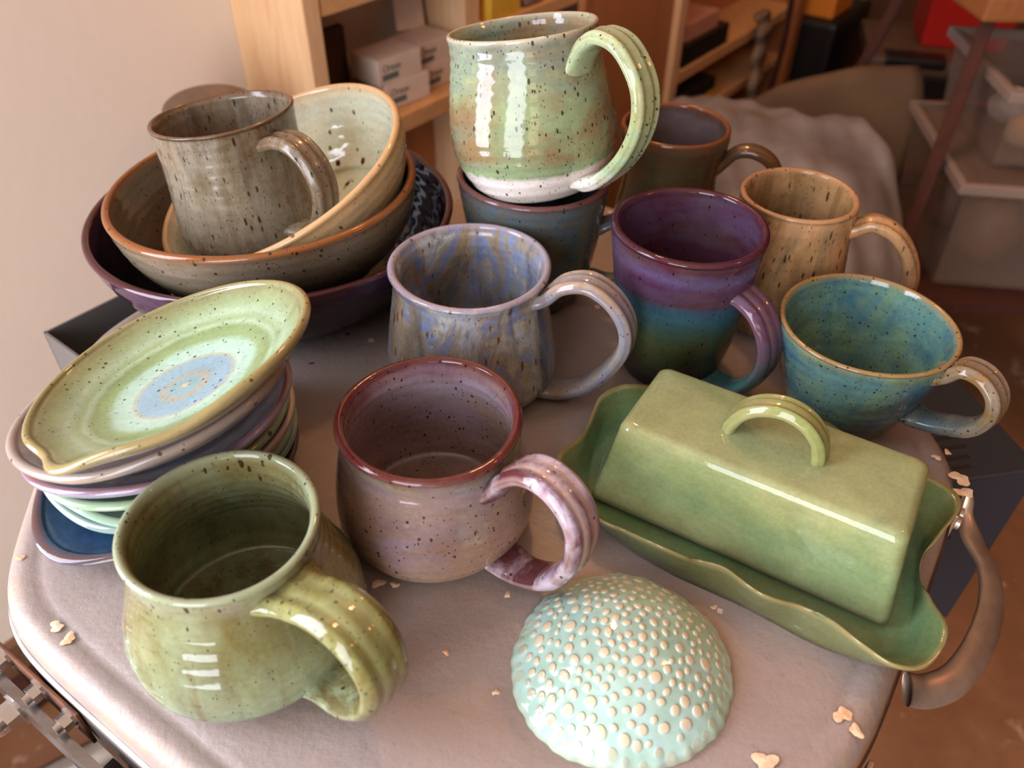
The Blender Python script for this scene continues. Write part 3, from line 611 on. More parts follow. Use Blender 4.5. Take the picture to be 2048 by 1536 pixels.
g['M3'] = glaze('blue_rutile_glaze', [(0, '#7c7054'), (.2, '#786b4c'), (.45, '#82745a'), (.7, '#867662'), (.86, '#867468'), (1, '#958890')],
   [(0, '#655642'), (.4, '#70604a'), (.7, '#746656'), (.88, '#8c7860'), (1, '#948892')], rim='#8f8590', patch=('#5f83b8', 15, .30, (1, 1, .45)), patch2=('#a8b0b0', 30, .6, (1, 1, .35)), streak=('#3a4352', 60, .65), speck=('#66391c', 150, .40, .3), rough=.09, seed=17, rutile=(.85, [(.30, '#39404c'), (.40, '#7c6e56'), (.45, '#8a7a5e'), (.495, '#5a7cb4'), (.535, '#93866e'), (.60, '#a9b2b6'), (.68, '#6a625a')], 34))
g['M3h'] = glaze('blue_rutile_handle', [(0, '#96806a'), (.5, '#8a847e'), (1, '#967e64')], rim='#4c5c80', patch=('#7a8fb0', 30, .5), speck=('#66391c', 160, .35, 1), rough=.09, seed=6, rutile=(.5, [(.35, '#56627a'), (.5, '#9a8872'), (.62, '#8f98a6')], 40))
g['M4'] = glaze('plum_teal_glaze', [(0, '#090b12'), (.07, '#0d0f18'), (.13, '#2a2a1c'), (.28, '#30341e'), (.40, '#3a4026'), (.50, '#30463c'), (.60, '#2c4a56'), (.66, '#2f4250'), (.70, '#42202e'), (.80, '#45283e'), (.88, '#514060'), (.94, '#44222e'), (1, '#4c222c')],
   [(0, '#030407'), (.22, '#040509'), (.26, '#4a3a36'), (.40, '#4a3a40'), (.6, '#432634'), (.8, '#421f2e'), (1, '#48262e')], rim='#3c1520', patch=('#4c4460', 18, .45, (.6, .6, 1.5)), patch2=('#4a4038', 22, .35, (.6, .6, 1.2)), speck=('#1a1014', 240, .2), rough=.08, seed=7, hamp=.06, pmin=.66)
g['M4h'] = glaze('plum_teal_handle', [(0, '#27505a'), (.2, '#3d7874'), (.36, '#3d5c4e'), (.46, '#4c3a34'), (.58, '#4c2c3c'), (1, '#553a50')], rim='#7c5c62', patch=('#4c4460', 40, .45), rough=.07, seed=8, hamp=.05)
g['M5'] = glaze('oatmeal_speckled_glaze', [(0, '#8c6848'), (.3, '#7e5e42'), (.55, '#966e4c'), (.8, '#a67a56'), (1, '#ae825e')], [(0, '#655740'), (.4, '#786648'), (.8, '#9c8260'), (1, '#a4845a')],
   rim='#9c7450', patch=('#5a5038', 22, .65), streak=('#6a4826', 90, .4), speck=('#281a12', 190, .7, .22), rough=.22, seed=9, rutile=(.6, [(.32, '#5f4a30'), (.45, '#96724c'), (.55, '#ad8458'), (.68, '#6f6248')], 30))
g['M6'] = glaze('olive_brown_glaze', [(0, '#3c3222'), (.4, '#4a3b20'), (.7, '#54401f'), (.9, '#4c3826'), (1, '#5e3518')], [(0, '#3a2822'), (.5, '#4c3e3a'), (.9, '#5c5254'), (1, '#5a3828')], rim='#74401c', patch=('#45483a', 20, .5), rough=.14, seed=10)
g['M7'] = glaze('teal_blue_glaze', [(0, '#6b5442'), (.10, '#5a4030'), (.22, '#4f4a2a'), (.42, '#3f5444'), (.55, '#3a3e3a'), (.66, '#3a464a'), (.80, '#385e6c'), (.92, '#50604e'), (1, '#86683e')],
   [(0, '#443e24'), (.2, '#3a4434'), (.5, '#3a5048'), (.8, '#426866'), (1, '#526e68')], rim='#8c6e40', patch=('#2e5878', 20, .55, (.6, .6, 1.4)), patch2=('#6a8a6c', 24, .6, (.6, .6, 1.4)), speck=('#141616', 220, .45, 1), rough=.07, seed=11, rutile=(.45, [(.32, '#2a3a44'), (.44, '#3f6a76'), (.54, '#6c7c54'), (.62, '#4f8490'), (.7, '#6a5434')], 22))
g['M7h'] = glaze('teal_brown_handle', [(0, '#5a4c36'), (.4, '#42585e'), (.7, '#6a5836'), (1, '#7c5f38')], rim='#5c4220', patch=('#4a7280', 30, .55), patch2=('#8c6a42', 30, .5), speck=('#201610', 220, .4, 1), rough=.07, seed=12)
g['M8'] = glaze('slate_blue_glaze', [(0, '#3e3c2e'), (.35, '#484434'), (.7, '#484a42'), (.9, '#465054'), (1, '#5c4440')], rim='#643630', patch=('#3e5866', 12, .75), patch2=('#544a36', 60, .5), speck=('#2a2018', 200, .25), rough=.12, seed=13)
g['M10'] = glaze('jade_speckled_glaze', [(0, '#cfc6be'), (.205, '#cfc6be'), (.235, '#7c8c66'), (.5, '#7c8864'), (.8, '#86926c'), (.93, '#8c987a'), (1, '#b2b8a4')], [(0, '#68663e'), (.6, '#74744c'), (.85, '#7c8a66'), (1, '#a0ae90')],
   rim='#aaa58e', patch=('#7a5436', 14, .75, (.8, .8, 1.2)), patch2=('#66766c', 18, .6, (.8, .8, 1.6)), pmin=.26, streak=('#9aa878', 50, .12), speck=('#261c12', 200, .75, .5), rough=.06, seed=14, hamp=.045)
g['M10h'] = glaze('jade_speckled_handle', [(0, '#d2cac2'), (.17, '#cac4ba'), (.25, '#88a486'), (.6, '#8e9870'), (1, '#96a280')], rim='#6a6c3c', patch=('#968f60', 30, .5), speck=('#261c12', 200, .5, .8), rough=.06, seed=15, hamp=.03)
g['M9'] = glaze('driftwood_glaze', [(0, '#62533f'), (.25, '#5c4c38'), (.4, '#6e6350'), (.7, '#6c5f4a'), (.88, '#66543e'), (1, '#5c4430')], [(0, '#46321f'), (.6, '#584430'), (.85, '#66584a'), (1, '#6a563e')],
   rim='#583c26', patch=('#4f361f', 14, .65), patch2=('#868478', 22, .4), streak=('#40382a', 110, .45), speck=('#241810', 190, .75, .32), rough=.16, seed=16, rutile=(.6, [(.30, '#42301e'), (.42, '#645640'), (.52, '#7c7462'), (.6, '#584a38'), (.7, '#87867c')], 34))
g['A'] = glaze('stone_grey_glaze', [(0, '#37342c'), (.4, '#433e32'), (.62, '#534a3a'), (.8, '#6e6656'), (.94, '#70624e'), (1, '#7c5030')], [(0, '#564c40'), (.5, '#5a5044'), (.93, '#625848'), (1, '#6c4e34')], rim='#7c4a22', patch=('#584030', 12, .3, (.6, .6, 2)), speck=('#261a10', 150, .6, .8), rough=.13, seed=18, hamp=.05)
g['B'] = glaze('dark_plum_glaze', [(0, '#1c1916'), (.45, '#221c1a'), (.68, '#2a2024'), (.85, '#38223a'), (1, '#482c40')], [(0, '#0a0e0e'), (.5, '#120f14'), (.85, '#231728'), (1, '#34202e')], rim='#451e1e', patch=('#281a1e', 9, .5, (.5, .5, 2)), rough=.06, seed=19, hamp=.05)
g['C'] = glaze('cream_celadon_glaze', [(0, '#aca084'), (.5, '#b8ac8e'), (.8, '#bca884'), (1, '#bc9c6c')], [(0, '#cacaa8'), (.5, '#c6c8ac'), (.8, '#c2c8b2'), (1, '#c6b898')], rim='#b89468', patch=('#bc9c6c', 12, .3), speck=('#543818', 120, .25, .7), rough=.05, seed=20, hamp=.05)

grp = None
mug((-.1257, .2251, 0), [(.038, 0), (.044, .002), (.0518, .009), (.0555, .018), (.0545, .032), (.049, .048), (.0448, .060), (.0425, .071), (.0425, .079), (.0432, .085)], -38,
    [(.039, .070), (.0515, .0765), (.0700, .0865), (.0860, .0865), (.0955, .0770), (.0975, .0620), (.0905, .0400), (.0740, .0200), (.0580, .0140), (.0485, .0125)], g['M1'], g['M1h'], 'wide-bellied glossy green mug with brown speckled rim, nearest at the front left', w=.026, t=.009, ph=.4, rings=.00016, lip=.0042, wall=.0045)
mug((-.0411, .2969, 0), [(.037, 0), (.043, .002), (.0498, .010), (.0530, .022), (.0522, .036), (.0498, .050), (.0470, .063), (.0456, .070), (.0462, .077), (.0474, .082)], -42,
    [(.040, .056), (.0480, .0640), (.0560, .0780), (.0680, .0900), (.0810, .0925), (.0925, .0860), (.0985, .0730), (.0965, .0510), (.0840, .0260), (.0660, .0125), (.0500, .0110)], g['M2'], g['M2h'], 'lilac-brown mug with a dark maroon rim and striped maroon handle, in the centre', w=.022, t=.009, ph=1.4, lip=.0052)
mug((-.0266, .4236, 0), [(.042, 0), (.049, .003), (.0545, .012), (.0555, .024), (.0530, .042), (.0500, .060), (.0482, .072), (.0478, .080), (.0492, .086), (.0506, .090)], -22,
    [(.044, .0765), (.0520, .0800), (.0620, .0905), (.0765, .0950), (.0905, .0885), (.1005, .0745), (.1020, .0570), (.0930, .0360), (.0780, .0180), (.0620, .0085), (.0500, .0075)], g['M3'], g['M3h'], 'blue and tan streaky mug with flared rim and big ridged handle, behind the maroon-rimmed mug', w=.021, t=.0085, ph=2.2, lip=.0052)
mug((.1087, .4399, 0), [(.030, 0), (.0335, .004), (.0370, .018), (.0398, .036), (.0418, .054), (.0440, .072), (.0462, .090), (.0475, .101), (.0484, .110)], -46,
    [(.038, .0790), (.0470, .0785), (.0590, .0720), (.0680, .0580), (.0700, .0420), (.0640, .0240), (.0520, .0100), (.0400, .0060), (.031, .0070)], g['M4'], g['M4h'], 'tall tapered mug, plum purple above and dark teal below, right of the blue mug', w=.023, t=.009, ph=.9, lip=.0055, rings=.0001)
mug((.193, .4996, 0), [(.034, 0), (.038, .003), (.0425, .016), (.0435, .034), (.0418, .052), (.0396, .070), (.0388, .085), (.0392, .100)], -22,
    [(.034, .0790), (.0400, .0820), (.0510, .0880), (.0665, .0830), (.0785, .0685), (.0850, .0500), (.0830, .0320), (.0700, .0180), (.0550, .0140), (.040, .0160)], g['M5'], None, 'oatmeal-coloured mug with dark dashes, behind the plum mug at the right', w=.018, t=.010, ph=.3, lip=.0042, ridges=2)
mug((.1257, .6108, 0), [(.033, 0), (.037, .003), (.0408, .016), (.0412, .030), (.0385, .046), (.0378, .060), (.0400, .076), (.0425, .090), (.0424, .100)], -22,
    [(.034, .0660), (.0420, .0760), (.0500, .0855), (.0630, .0880), (.0770, .0815), (.0850, .0660), (.0830, .0460), (.0690, .0300), (.0530, .0240), (.038, .0230)], g['M6'], None, 'olive-brown mug with an orange-brown rim, farthest back beside the plastic sheet', w=.018, t=.0085, ph=.3, lip=.0042, ridges=2)
mug((.2146, .3958, 0), [(.031, 0), (.0345, .002), (.0385, .012), (.0420, .022), (.0448, .032), (.0478, .045), (.0502, .056), (.0518, .064), (.0525, .070)], -48,
    [(.046, .0570), (.0530, .0620), (.0600, .0705), (.0710, .0705), (.0800, .0625), (.0820, .0500), (.0760, .0370), (.0640, .0300), (.0520, .0250), (.042, .0235)], g['M7'], g['M7h'], 'low wide teal-blue cup with a thin tan rim, at the right edge of the lid', w=.020, t=.0085, ph=.6, lip=.0034, ridges=3)
mug((.0142, .5229, 0), [(.030, 0), (.034, .003), (.0375, .010), (.0425, .026), (.0462, .045), (.0490, .065), (.0512, .083), (.0528, .095), (.0536, .102)], -12,
    [(.048, .0640), (.0540, .0680), (.0640, .0720), (.0750, .0680), (.0820, .0560), (.0800, .0400), (.0700, .0250), (.0570, .0210), (.044, .0230)], g['M8'], None, 'slate-blue tumbler-shaped mug with a maroon rim, carrying the tall green mug', w=.017, t=.0075, ph=.6, lip=.0050)
g10 = (-.122, .15, .981)
def dipwarp(x, y, z, a, r, ins): return x, y, z
mug((.0172, .5140, .0955), [(.030, 0), (.036, .001), (.0430, .006), (.0485, .014), (.0532, .026), (.0548, .038), (.0535, .054), (.0505, .072), (.0480, .086), (.0474, .095), (.0482, .103)], -48,
    [(.0445, .0760), (.0480, .0830), (.0525, .0900), (.0590, .0965), (.0700, .1003), (.0850, .0950), (.0960, .0800), (.0985, .0650), (.0935, .0480), (.0800, .0300), (.0600, .0150), (.0450, .0110)], g['M10'], g['M10h'], 'tall jade-green speckled mug with a bare white base, stacked on the slate-blue mug', w=.023, t=.009, n=g10, ph=1.2, lip=.0030, rings=.0002, wob=.0011)
g9 = (-.11, .081, .991)
mug((-.1823, .5084, .0529), [(.034, 0), (.0400, .002), (.0465, .008), (.0488, .020), (.0478, .036), (.0465, .050), (.0460, .066), (.0464, .082), (.0473, .0925)], -36,
    [(.040, .0760), (.0480, .0790), (.0590, .0815), (.0730, .0790), (.0840, .0680), (.0870, .0520), (.0790, .0340), (.0640, .0220), (.045, .0200)], g['M9'], None, 'large grey-brown streaked mug standing inside the colander bowl', w=.022, t=.009, n=g9, ph=2.0, lip=.0032, wob=.0008)

# ------------------------------------------------------------------ bowls
def bowl_profile(out, t=.006, floor=.008, lip=.006):
    return cup_profile(out, t, floor, lip)
eB = empty('serving_bowl', (-.1754, .5342, 0), 'very large dark plum bowl, lowest of the nested bowls', 'bowl', 'nested bowls')
lathe('body', cup_profile([(.070, 0), (.078, .002), (.095, .012), (.110, .026), (.120, .042), (.1265, .056), (.130, .070)], .006, .008, .0055), g['B'], eB, .07, seg=160, rimw=.004, rings=.00016, wob=.0008)
nA = (-.043, -.002, .999)
eA = empty('mixing_bowl', (-.1700, .5145, .0240), 'stone-grey bowl with an orange-brown rim, nested in the dark plum bowl', 'bowl', 'nested bowls', n=nA)
lathe('body', cup_profile([(.045, 0), (.052, .002), (.070, .011), (.086, .026), (.097, .044), (.1025, .060), (.105, .0753)], .0055, .008, .0055), g['A'], eA, .0753, seg=160, rimw=.005, rings=.00016, wob=.0006)
nC = (-.38, -.16, .911)
eC = empty('colander_bowl', (-.1413, .5303, .0478), 'tilted cream colander bowl with an orange-tan rim and drain holes', 'bowl', 'nested bowls', n=nC)
bc = lathe('body', cup_profile([(.034, 0), (.042, .002), (.062, .009), (.076, .020), (.0850, .034), (.0910, .048), (.0940, .0615)], .005, .006, .005), g['C'], eC, .0615, seg=160, rimw=.005, rings=.00016, wob=.0008)
# drill the drain holes
cut = bmesh.new()
for rr_, nh, a0 in ((.026, 7, .3), (.046, 12, .1), (.065, 16, .2)):
    for k in range(nh):
        a = a0+2*PI*k/nh; add_cyl(cut, (rr_*math.cos(a), rr_*math.sin(a), -.01), (rr_*math.cos(a)*.92, rr_*math.sin(a)*.92, .045), .0020, 14)
cm = D.meshes.new('cut'); cut.to_mesh(cm); cut.free(); cm.materials.append(simple('hole_clay', '#7a4a28', .7)); cobj = D.objects.new('cut', cm); COL.objects.link(cobj)
for att in ('gl',):
    a_ = cm.attributes.new(att, 'FLOAT_COLOR', 'POINT')
cobj.matrix_world = eC.matrix_world.copy()
bc.data.materials.append(cm.materials[0])
for p in cm.polygons: p.material_index = 0
md = bc.modifiers.new('holes', 'BOOLEAN'); md.operation = 'DIFFERENCE'; md.object = cobj; md.solver = 'EXACT'
try: md.material_mode = 'TRANSFER'
except Exception: pass
bpy.context.view_layer.update(); dg = bpy.context.evaluated_depsgraph_get(); nm = D.meshes.new_from_object(bc.evaluated_get(dg))
bc.modifiers.clear(); bc.data = nm; D.objects.remove(cobj)

# ------------------------------------------------------------------ spoon rests
def dish(loc, n, R, depth, mat, label, lobes, rz=0, edge=0, ph=0.):
    """round shallow dish; lobes = [(azimuth deg, width deg, outward, down)]"""
    e = tag(D.objects.new('spoon_rest', None), label, 'spoon rest', 'stacked spoon rests'); D.objects.remove(e)
    t = .0045; prof = []
    zc = lambda f: depth*f**3.3
    fo = [.45, .55, .62, .68, .73, .78, .82, .86, .89, .92, .945, .965, .982]
    prof = [(R*.2, .0008, 0), (R*.4, .0008, 0)]+[(R*f, max(.0003, zc(f)-.0028), 0) for f in fo]
    rl = R-t*.5
    for k in range(9):
        a = -.35+(PI+.35)*k/8; prof.append((rl+t*.5*math.cos(a), depth-t*.30+t*.5*math.sin(a), 0 if k < 3 else 1))
    for f in [.925, .90, .875, .85, .82, .79, .76, .72, .68, .63, .58, .52, .46, .40, .33, .26, .2, .14, .08, .03]: prof.append((R*f, zc(f)+.0030+(.0004*math.sin(f*55))*(1-f), 1))
    def warp(x, y, z, a, r, ins):
        k = max(0, (r/R-.55)/.45)**1.6
        dr = dz = 0
        for az, wd, o, dn in lobes:
            d = (a-math.radians(az)+PI) % (2*PI)-PI; gss = math.exp(-(d/math.radians(wd))**2); dr += o*gss*k; dz -= dn*gss*k*(z/depth if z > .002 else 0)
        q = math.hypot(x, y); 
        if q > 1e-6: x *= (q+dr)/q; y *= (q+dr)/q
        return x, y, max(z+dz, .0 if z < .001 else .0008)
    def glf(r, z, ins, a): return (r/R, ins, max(0, 1-abs(r-R+.0016)/.0024) if z > depth*.86 else 0)
    o = lathe('spoon_rest', prof, mat, None, depth, seg=144, warp=warp, wob=.0005, rings=.0, ph=ph, glfun=glf)
    q = Vector((0, 0, 1)).rotation_difference(Vector(n).normalized()); o.matrix_world = Matrix.Translation(loc) @ q.to_matrix().to_4x4()
    return tag(o, label, 'spoon rest', 'stacked spoon rests')
def dglz(name, inner, outer, rim, seed, **kw): return glaze(name, outer, inner, rim=rim, seed=seed, hamp=kw.pop('hamp', .035), rough=kw.pop('rough', .07), **kw)
G1 = dglz('ringed_green_blue_glaze', [(0, '#b8aa80'), (.03, '#7d9ca0'), (.10, '#7a9ea6'), (.16, '#949684'), (.20, '#7c9ca8'), (.33, '#7f9fae'), (.365, '#9aa690'), (.39, '#9cbcb0'), (.50, '#94b6a2'), (.55, '#7c9468'), (.63, '#73885a'), (.67, '#8fa488'), (.70, '#7f946c'), (.76, '#8ca084'), (.84, '#7c8c66'), (.93, '#747450'), (1, '#7e7e58')],
     [(.5, '#a08a70'), (.75, '#9a8468'), (1, '#8f8460')], '#8c7c4c', 31, speck=('#3a3020', 200, .35, 1))
G2 = dglz('grey_tan_spoon_glaze', [(0, '#6f6660'), (.8, '#7b7270'), (1, '#8d8688')], [(.5, '#b08a60'), (.78, '#a98c68'), (1, '#8f8272')], '#9a8878', 32, patch=('#6b6a72', 20, .5), speck=('#3a2c20', 130, .2, 1))
G3 = dglz('purple_lustre_spoon_glaze', [(0, '#5a4a40'), (.6, '#6a5040'), (.85, '#6a5660'), (1, '#7a7590')], [(.5, '#4a3a36'), (.8, '#6a5058'), (1, '#8a7c90')], '#7d4a46', 33, patch=('#8a9ab0', 10, .6))
G4 = dglz('pale_green_spoon_glaze', [(0, '#5c7058'), (.8, '#6c8468'), (1, '#8aa482')], [(.5, '#7a8670'), (1, '#869e82')], '#90a684', 34, speck=('#33402c', 110, .1, 1))
G5 = dglz('dark_brown_spoon_glaze', [(0, '#4a3c34'), (.8, '#5d4d42'), (1, '#776a60')], [(.5, '#4a3a2e'), (1, '#6b5138')], '#b9aea8', 35, patch=('#7a5434', 14, .5))
G6 = dglz('mint_spoon_glaze', [(0, '#44564c'), (1, '#688478')], [(.5, '#7c7050'), (.8, '#767a60'), (1, '#78948a')], '#8ea488', 36)
G7 = dglz('grey_mint_spoon_glaze', [(0, '#4a5856'), (1, '#708680')], [(.5, '#6c675a'), (1, '#74847e')], '#788c84', 37)
G8 = dglz('cobalt_spoon_glaze', [(0, '#16233c'), (.5, '#1a2c4c'), (.8, '#1c3358'), (.95, '#2a3646'), (1, '#3a3a40')], [(.5, '#3a3630'), (1, '#5a5048')], '#5c3c30', 38, patch=('#33587a', 16, .5))
S = 'stacked spoon rests'
dish((-.1955, .3300, 0.0), (0, 0, 1), .0700, .021, G8, 'cobalt blue spoon rest with a thin brown rim, bottom of the stack', [(-122, 30, .0150, .006)], ph=.3)
dish((-.1940, .3340, .0090), (-.01, .01, 1), .0690, .021, G7, 'grey-mint spoon rest second from the bottom of the stack', [(-105, 26, .002, .004), (-150, 22, .003, -.002)], ph=1)
dish((-.1925, .3330, .0175), (-.02, .01, 1), .0680, .020, G6, 'mint spoon rest third from the bottom of the stack', [(-92, 24, .003, .005), (-150, 25, .004, -.002)], ph=2)
dish((-.1860, .3330, .0260), (-.03, .02, 1), .0640, .019, G5, 'dark brown spoon rest with a pale worn rim, fourth from the bottom of the stack', [(-110, 35, .003, .003)], ph=3)
dish((-.1890, .3235, .0360), (-.05, .03, 1), .0670, .021, G4, 'pale green spoon rest in the middle of the stack, under the purple one', [(-112, 30, .003, .003), (-70, 22, -.002, .005)], ph=.7)
dish((-.1840, .3190, .0470), (-.12, .06, .98), .0690, .021, G3, 'purplish spoon rest with a blue-grey lip, third from the top of the stack', [(-140, 35, .004, .001), (-60, 25, -.001, .003)], ph=1.7)
dish((-.1775, .3150, .0650), (-.24, .09, .97), .0720, .021, G2, 'grey and tan spoon rest directly under the ringed green one', [(-150, 40, .004, -.002), (-100, 22, .001, .002)], ph=2.7)
n1v = Vector((-.30, .107, .948)).normalized(); cE = Vector((-.1670, .3046, .110))-n1v*.020
dish(tuple(cE), tuple(n1v), .0725, .020, G1, 'glossy light green spoon rest with blue centre rings, top of the stack', [(-128, 9, -.003, .0035), (-112, 14, .0035, .004), (-65, 18, -.002, .0035)], ph=.2)

# ------------------------------------------------------------------ butter dish
def zf_wave(x): return x
BC = Vector((.137, .303, 0)); BA = math.radians(-30.7)
Mg = glaze('olive_green_glaze', [(0, '#717a50'), (.12, '#757d54'), (.45, '#66754e'), (.7, '#787e4e'), (.9, '#878b5a'), (1, '#868e64')], rim='#8d8668', patch=('#8d9268', 14, .5), patch2=('#68805a', 10, .4), rough=.06, seed=41, hamp=.08, bumpy=.22)
Mgt = glaze('sage_tray_glaze', [(0, '#4c5238'), (.5, '#545c3e'), (1, '#626c48')], [(0, '#6c9068'), (.4, '#5f7a54'), (1, '#55603a')], rim='#85784e', patch=('#5e5a38', 16, .45), rough=.06, seed=42, hamp=.1, bumpy=.2)
e = empty('butter_dish', (BC.x, BC.y, .0085), 'olive-green butter dish cover with an arched handle, sitting on the wavy tray', 'butter dish', rz=BA)
# loft of rounded rectangles, tapering upward, rounded top edges
def rrect(lx, ly, r, k=8):
    pts = []
    for (cx, cy, a0) in ((lx-r, ly-r, 0), (-lx+r, ly-r, PI/2), (-lx+r, -ly+r, PI), (lx-r, -ly+r, 3*PI/2)):
        for i in range(k+1): a = a0+PI/2*i/k; pts.append((cx+r*math.cos(a), cy+r*math.sin(a)))
    return pts
H0 = .0505; secs = []
def lxy(z): s = z/H0; return .0820-.0075*s, .0425-.0125*s-.0012*math.sin(PI*s)
for z in np.linspace(0, H0-.006, 14): a, b_ = lxy(z); secs.append((a, b_, z, .004+.002*z/H0, 0))
for k in range(1, 9):
    a = PI/2*k/8; a0, b0 = lxy(H0-.006); secs.append((a0-.006*(1-math.cos(a)), b0-.006*(1-math.cos(a)), H0-.006+.006*math.sin(a), .006, 0))
a1, b1 = secs[-1][0], secs[-1][1]
for f in (.9, .75, .5, .25, .03): secs.append((a1*f if f > .3 else a1*f, b1*f, H0+.0012*(1-f*f), .006*f+.0003, 0))
V = []; F = []; G = []
sin_ = [(s[0], s[1], s[2], s[3]) for s in secs]
for lx, ly, z, r, _ in secs:
    for x, y in rrect(lx, ly, min(r, ly*.95)): V.append((x, y, z)); G.append((z/H0, 0, max(0, 1-z/.0015)))
m = len(rrect(1, 1, .1)); n = len(secs)
for i in range(n-1):
    for j in range(m): F.append((i*m+j, i*m+(j+1) % m, (i+1)*m+(j+1) % m, (i+1)*m+j))
F.append(tuple((n-1)*m+j for j in range(m)))
# inside
base = len(V); ins = []
for z in (0, .015, .03, H0-.006): a, b_ = lxy(z); ins.append((a-.0045, b_-.0045, z, .003))
for lx, ly, z, r in ins:
    for x, y in rrect(lx, ly, r): V.append((x, y, z)); G.append((z/H0, 0, 0))
for i in range(3):
    for j in range(m): F.append((base+i*m+(j+1) % m, base+i*m+j, base+(i+1)*m+j, base+(i+1)*m+(j+1) % m))
F.append(tuple(base+3*m+j for j in range(m))[::-1])
for j in range(m): F.append((j, base+j, base+(j+1) % m, (j+1) % m))
meshobj('cover', V, F, Mg, e, gl=G)
# arched strap handle along the long axis
ca = [(-.0225, .0495), (-.0215, .0560), (-.0165, .0655), (-.0080, .0720), (.0025, .0745), (.0130, .0715), (.0205, .0640), (.0235, .0555), (.0240, .0495)]
handle('handle', [(p[0], p[1]) for p in ca], 0, .0165, .0075, glaze('olive_handle_glaze', [(0, '#757e46'), (1, '#7c8650')], rim='#8a7450', patch=('#8c8a5e', 30, .5), rough=.06, seed=43), e, .08, flare=1.05, ramp_=.0008, hug=False)

# wavy tray: outline in world metres, floor inside, flared wavy rim
rim_pts = [(.0742, .380, .030), (.0640, .3790, .028), (.0540, .3715, .026), (.0470, .3540, .023), (.0405, .3390, .024), (.0275, .3220, .027), (.0290, .3020, .025), (.0462, .2830, .021), (.0600, .2745, .021), (.0743, .2615, .026), (.0870, .2570, .023), (.0980, .2555, .019), (.1090, .2480, .023), (.1220, .2325, .026), (.1400, .2295, .020), (.1530, .2200, .022), (.1630, .2060, .025), (.1745, .1965, .024), (.1885, .1965, .022), (.2000, .2055, .023), (.2060, .2170, .024), (.2065, .2330, .020), (.2080, .2470, .019), (.2130, .2590, .021), (.2240, .2700, .027), (.2370, .2830, .030), (.2390, .2950, .030), (.2290, .3080, .028), (.2120, .3150, .024), (.2040, .3370, .020), (.1890, .3540, .024), (.1700, .3590, .020), (.1500, .3630, .020), (.1330, .3760, .024), (.1150, .3790, .020), (.0950, .3850, .023)]
npt = len(rim_pts); ext = rim_pts[-2:]+rim_pts+rim_pts[:3]
Rm = crom(ext, 8)[16:16+npt*8]
ux = Vector((math.cos(BA), math.sin(BA))); uy = Vector((-ux.y, ux.x))
eT = Vector((BC.x, BC.y, 0))
V = []; G = []; F = []; m = len(Rm)
SM = np.array([np.mean([Rm[(j+d) % len(Rm)][:2] for d in range(-26, 27)], 0) for j in range(len(Rm))]); PIX = {tuple(p): j for j, p in enumerate(Rm)}
def floorpt(p, s):
    q = SM[PIX[tuple(p)]]; return Vector((q[0]-BC.x, q[1]-BC.y))*s*.965
layers = []
def rimo(p, off, dz):
    f = floorpt(p, 1); v = Vector((p[0]-BC.x, p[1]-BC.y)); o_ = (v-f); 
    if o_.length > 1e-6: o_ = o_.normalized()
    return v+o_*off, p[2]+dz
for kind, s in [('fo', .4), ('fo', .93), ('wo', .0), ('wo', .35), ('wo', .7), ('wo', .95), ('lip', 0), ('lip', 1), ('wi', .95), ('wi', .7), ('wi', .4), ('wi', .12), ('fi', 1), ('fi', .9), ('fi', .6), ('fi', .3)]:
    row = []
    for p in Rm:
        v = Vector((p[0]-BC.x, p[1]-BC.y)); f = floorpt(p, 1)
        if kind == 'fo': q = f*s; row.append((q.x, q.y, 0.0, 0, 0))
        elif kind == 'fi': q = floorpt(p, s)*.985; row.append((q.x, q.y, .0045, 1, 0))
        elif kind == 'wo':
            q = f.lerp(v, s); z = p[2]*(s**1.35); row.append((q.x, q.y, max(0, z-.0032+.0032*(1-s)*(1 if s == 0 else 1)) if s > 0 else 0, 0, 0))
        elif kind == 'lip':
            q, z = rimo(p, .0008, 0); row.append((q.x, q.y, p[2]-(.0015 if s == 0 else -.0008), s, .9))
        else:
            q = f.lerp(v, s)*.988; z = .0045+(p[2]-.0045)*(s**1.35); row.append((q.x, q.y, z, 1, 0))
    for r_ in row: V.append(r_[:3]); G.append((min(1, r_[2]/.028), r_[3], r_[4]))
    layers.append(1)
for i in range(len(layers)-1):
    for j in range(m): F.append((i*m+j, i*m+(j+1) % m, (i+1)*m+(j+1) % m, (i+1)*m+j))
F.append(tuple(range(m))[::-1]); F.append(tuple((len(layers)-1)*m+j for j in range(m)))
tr = meshobj('wavy_tray', V, F, Mgt, gl=G); tr.location = BC
tag(tr, 'sage-green wavy-edged ceramic tray under the olive butter dish cover', 'tray')

# ------------------------------------------------------------------ dotted dome
RD = .0525; rr = random.Random(11); dots = []
tries = 0
while tries < 30000 and len(dots) < 330:
    tries += 1; a = rr.random()*2*PI; q = RD*.955*math.sqrt(rr.random()); x, y = q*math.cos(a), q*math.sin(a)
    big = .0015+.0014*rr.random()**1.3
    if q > RD*.86 and rr.random() < .5: continue
    if all((x-d[0])**2+(y-d[1])**2 > (big*1.0+d[2]*1.0+.00095)**2 for d in dots): dots.append((x, y, big, .68+.25*rr.random(), math.atan2(y, x)+PI/2+rr.uniform(-.4, .4)))
NRg, NS = 300, 760
ai = np.linspace(0, 2*PI, NS, endpoint=False); ri = np.linspace(0, 1, NRg)
A_, R_ = np.meshgrid(ai, ri)
out = RD*(1+.018*np.cos(2*A_-.6)+.012*np.cos(3*A_+1.2)+.006*np.sin(17*A_+np.sin(5*A_))*(R_**6)+.004*np.sin(41*A_)*(R_**8))
XX = out*R_*np.cos(A_); YY = out*R_*np.sin(A_)
ZZ = .0030+.0270*(1-R_**2.1)**1.0*(1+.06*np.cos(A_-2.2)*R_)+.0006*np.sin(6*A_)*(R_**4)
ZZ += -.0022*np.clip((R_-.965)/.035, 0, 1)**2
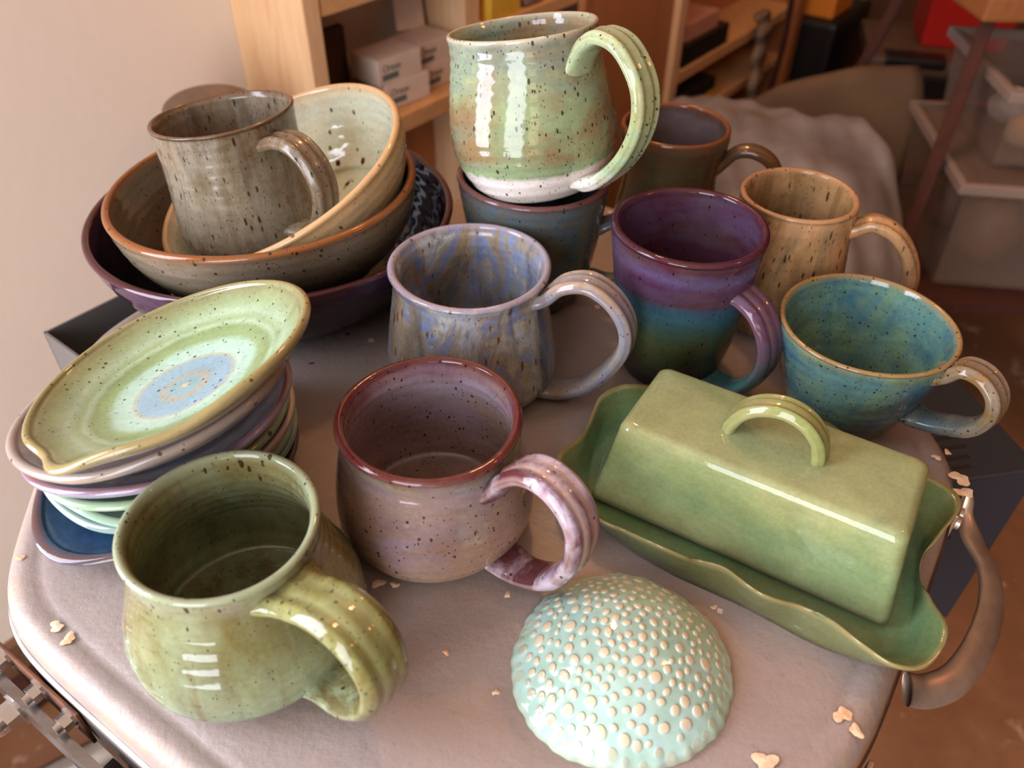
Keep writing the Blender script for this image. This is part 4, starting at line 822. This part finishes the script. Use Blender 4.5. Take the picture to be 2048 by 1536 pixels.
mask = np.zeros_like(XX); bumpz = np.zeros_like(XX)
for (x, y, s, el, an) in dots:
    dx, dy = XX-x, YY-y; u = dx*math.cos(an)+dy*math.sin(an); v = -dx*math.sin(an)+dy*math.cos(an)
    d = np.sqrt((u/s)**2+(v/(s*el))**2); wgt = np.clip((1.18-d)/.32, 0, 1); wgt = wgt*wgt*(3-2*wgt)
    mask = np.maximum(mask, np.clip((1.02-d)/.12, 0, 1)); bumpz = np.maximum(bumpz, wgt*.0010*(.7+.3*(1-np.clip(d, 0, 1)**2)))
fade = np.clip((.93-R_)/.12, 0, 1)*.75+.25
ZZ += bumpz*fade
V = np.stack([XX.ravel(), YY.ravel(), ZZ.ravel()], -1); G = np.stack([R_.ravel(), np.zeros(V.shape[0]), (mask*np.clip(fade, 0, 1)).ravel()], -1)
idx = np.arange(NRg*NS).reshape(NRg, NS); nx = np.roll(idx, -1, 1)
q = np.stack([idx[1:-1], nx[1:-1], nx[2:], idx[2:]], -1)[:, ::1].reshape(-1, 4)[:, ::-1]
cap = np.stack([idx[0], nx[1], idx[1]], -1)[:, ::1]
# closed underside: rim drops to the lid and a flat base
Vb = np.stack([XX[-1]*.985, YY[-1]*.985, np.zeros(NS)], -1); nb = len(V)
V = np.vstack([V, Vb]); G = np.vstack([G, np.tile([1, 0, 0], (NS, 1))])
bi = nb+np.arange(NS); bn = np.roll(bi, -1)
q2 = np.stack([idx[-1], nx[-1], bn, bi], -1)[:, ::-1]
faces = q.tolist()+cap.tolist()+q2.tolist()+[bi.tolist()]
Nd = NT('aqua_dotted_glaze'); at = Nd.new('ShaderNodeAttribute', attribute_name='gl'); sp = Nd.new('ShaderNodeSeparateColor'); Nd.t.links.new(at.outputs['Color'], sp.inputs[0])
v = Nd.coord(); c = Nd.ramp(Nd.noise(v, 30, 4, .6, 1.5), [(.3, '#93b3a2'), (.5, '#9fbfb2'), (.66, '#a6c6c2')]); c = Nd.mix(Nd.math('MULTIPLY', Nd.ramp(Nd.noise(v, 55, 5, .6, 2.5), [(.6, 0.0), (.7, 1.0)]), .5), c, lin('#5b9cba'))
c = Nd.mix(Nd.math('MULTIPLY', Nd.ramp(sp.outputs[0], [(.96, 0.0), (1, 1.0)]), .5), c, lin('#a08a62'))
c = Nd.mix(Nd.math('MULTIPLY', Nd.math('SUBTRACT', 1, Nd.math('ABSOLUTE', Nd.math('SUBTRACT', Nd.math('MULTIPLY', sp.outputs[2], 2), 1))), .55), c, lin('#8a7a54'))
c = Nd.mix(sp.outputs[2], c, lin('#c6bba0')); Nd.set(Nd.b.inputs['Base Color'], c); Nd.b.inputs['Roughness'].default_value = .08; Nd.b.inputs['Specular IOR Level'].default_value = .6; Nd.bump(Nd.noise(v, 80, 3), .12, .002)
dome = meshobj('textured_dome', V.tolist(), faces, Nd.m, gl=G); dome.location = (.0540, .2070, 0)
me = dome.data; bm = bmesh.new(); bm.from_mesh(me); bmesh.ops.recalc_face_normals(bm, faces=bm.faces[:]); bm.to_mesh(me); bm.free()
tag(dome, 'aqua domed ceramic piece covered in raised beige dots, at the front of the lid', 'ceramic dome')
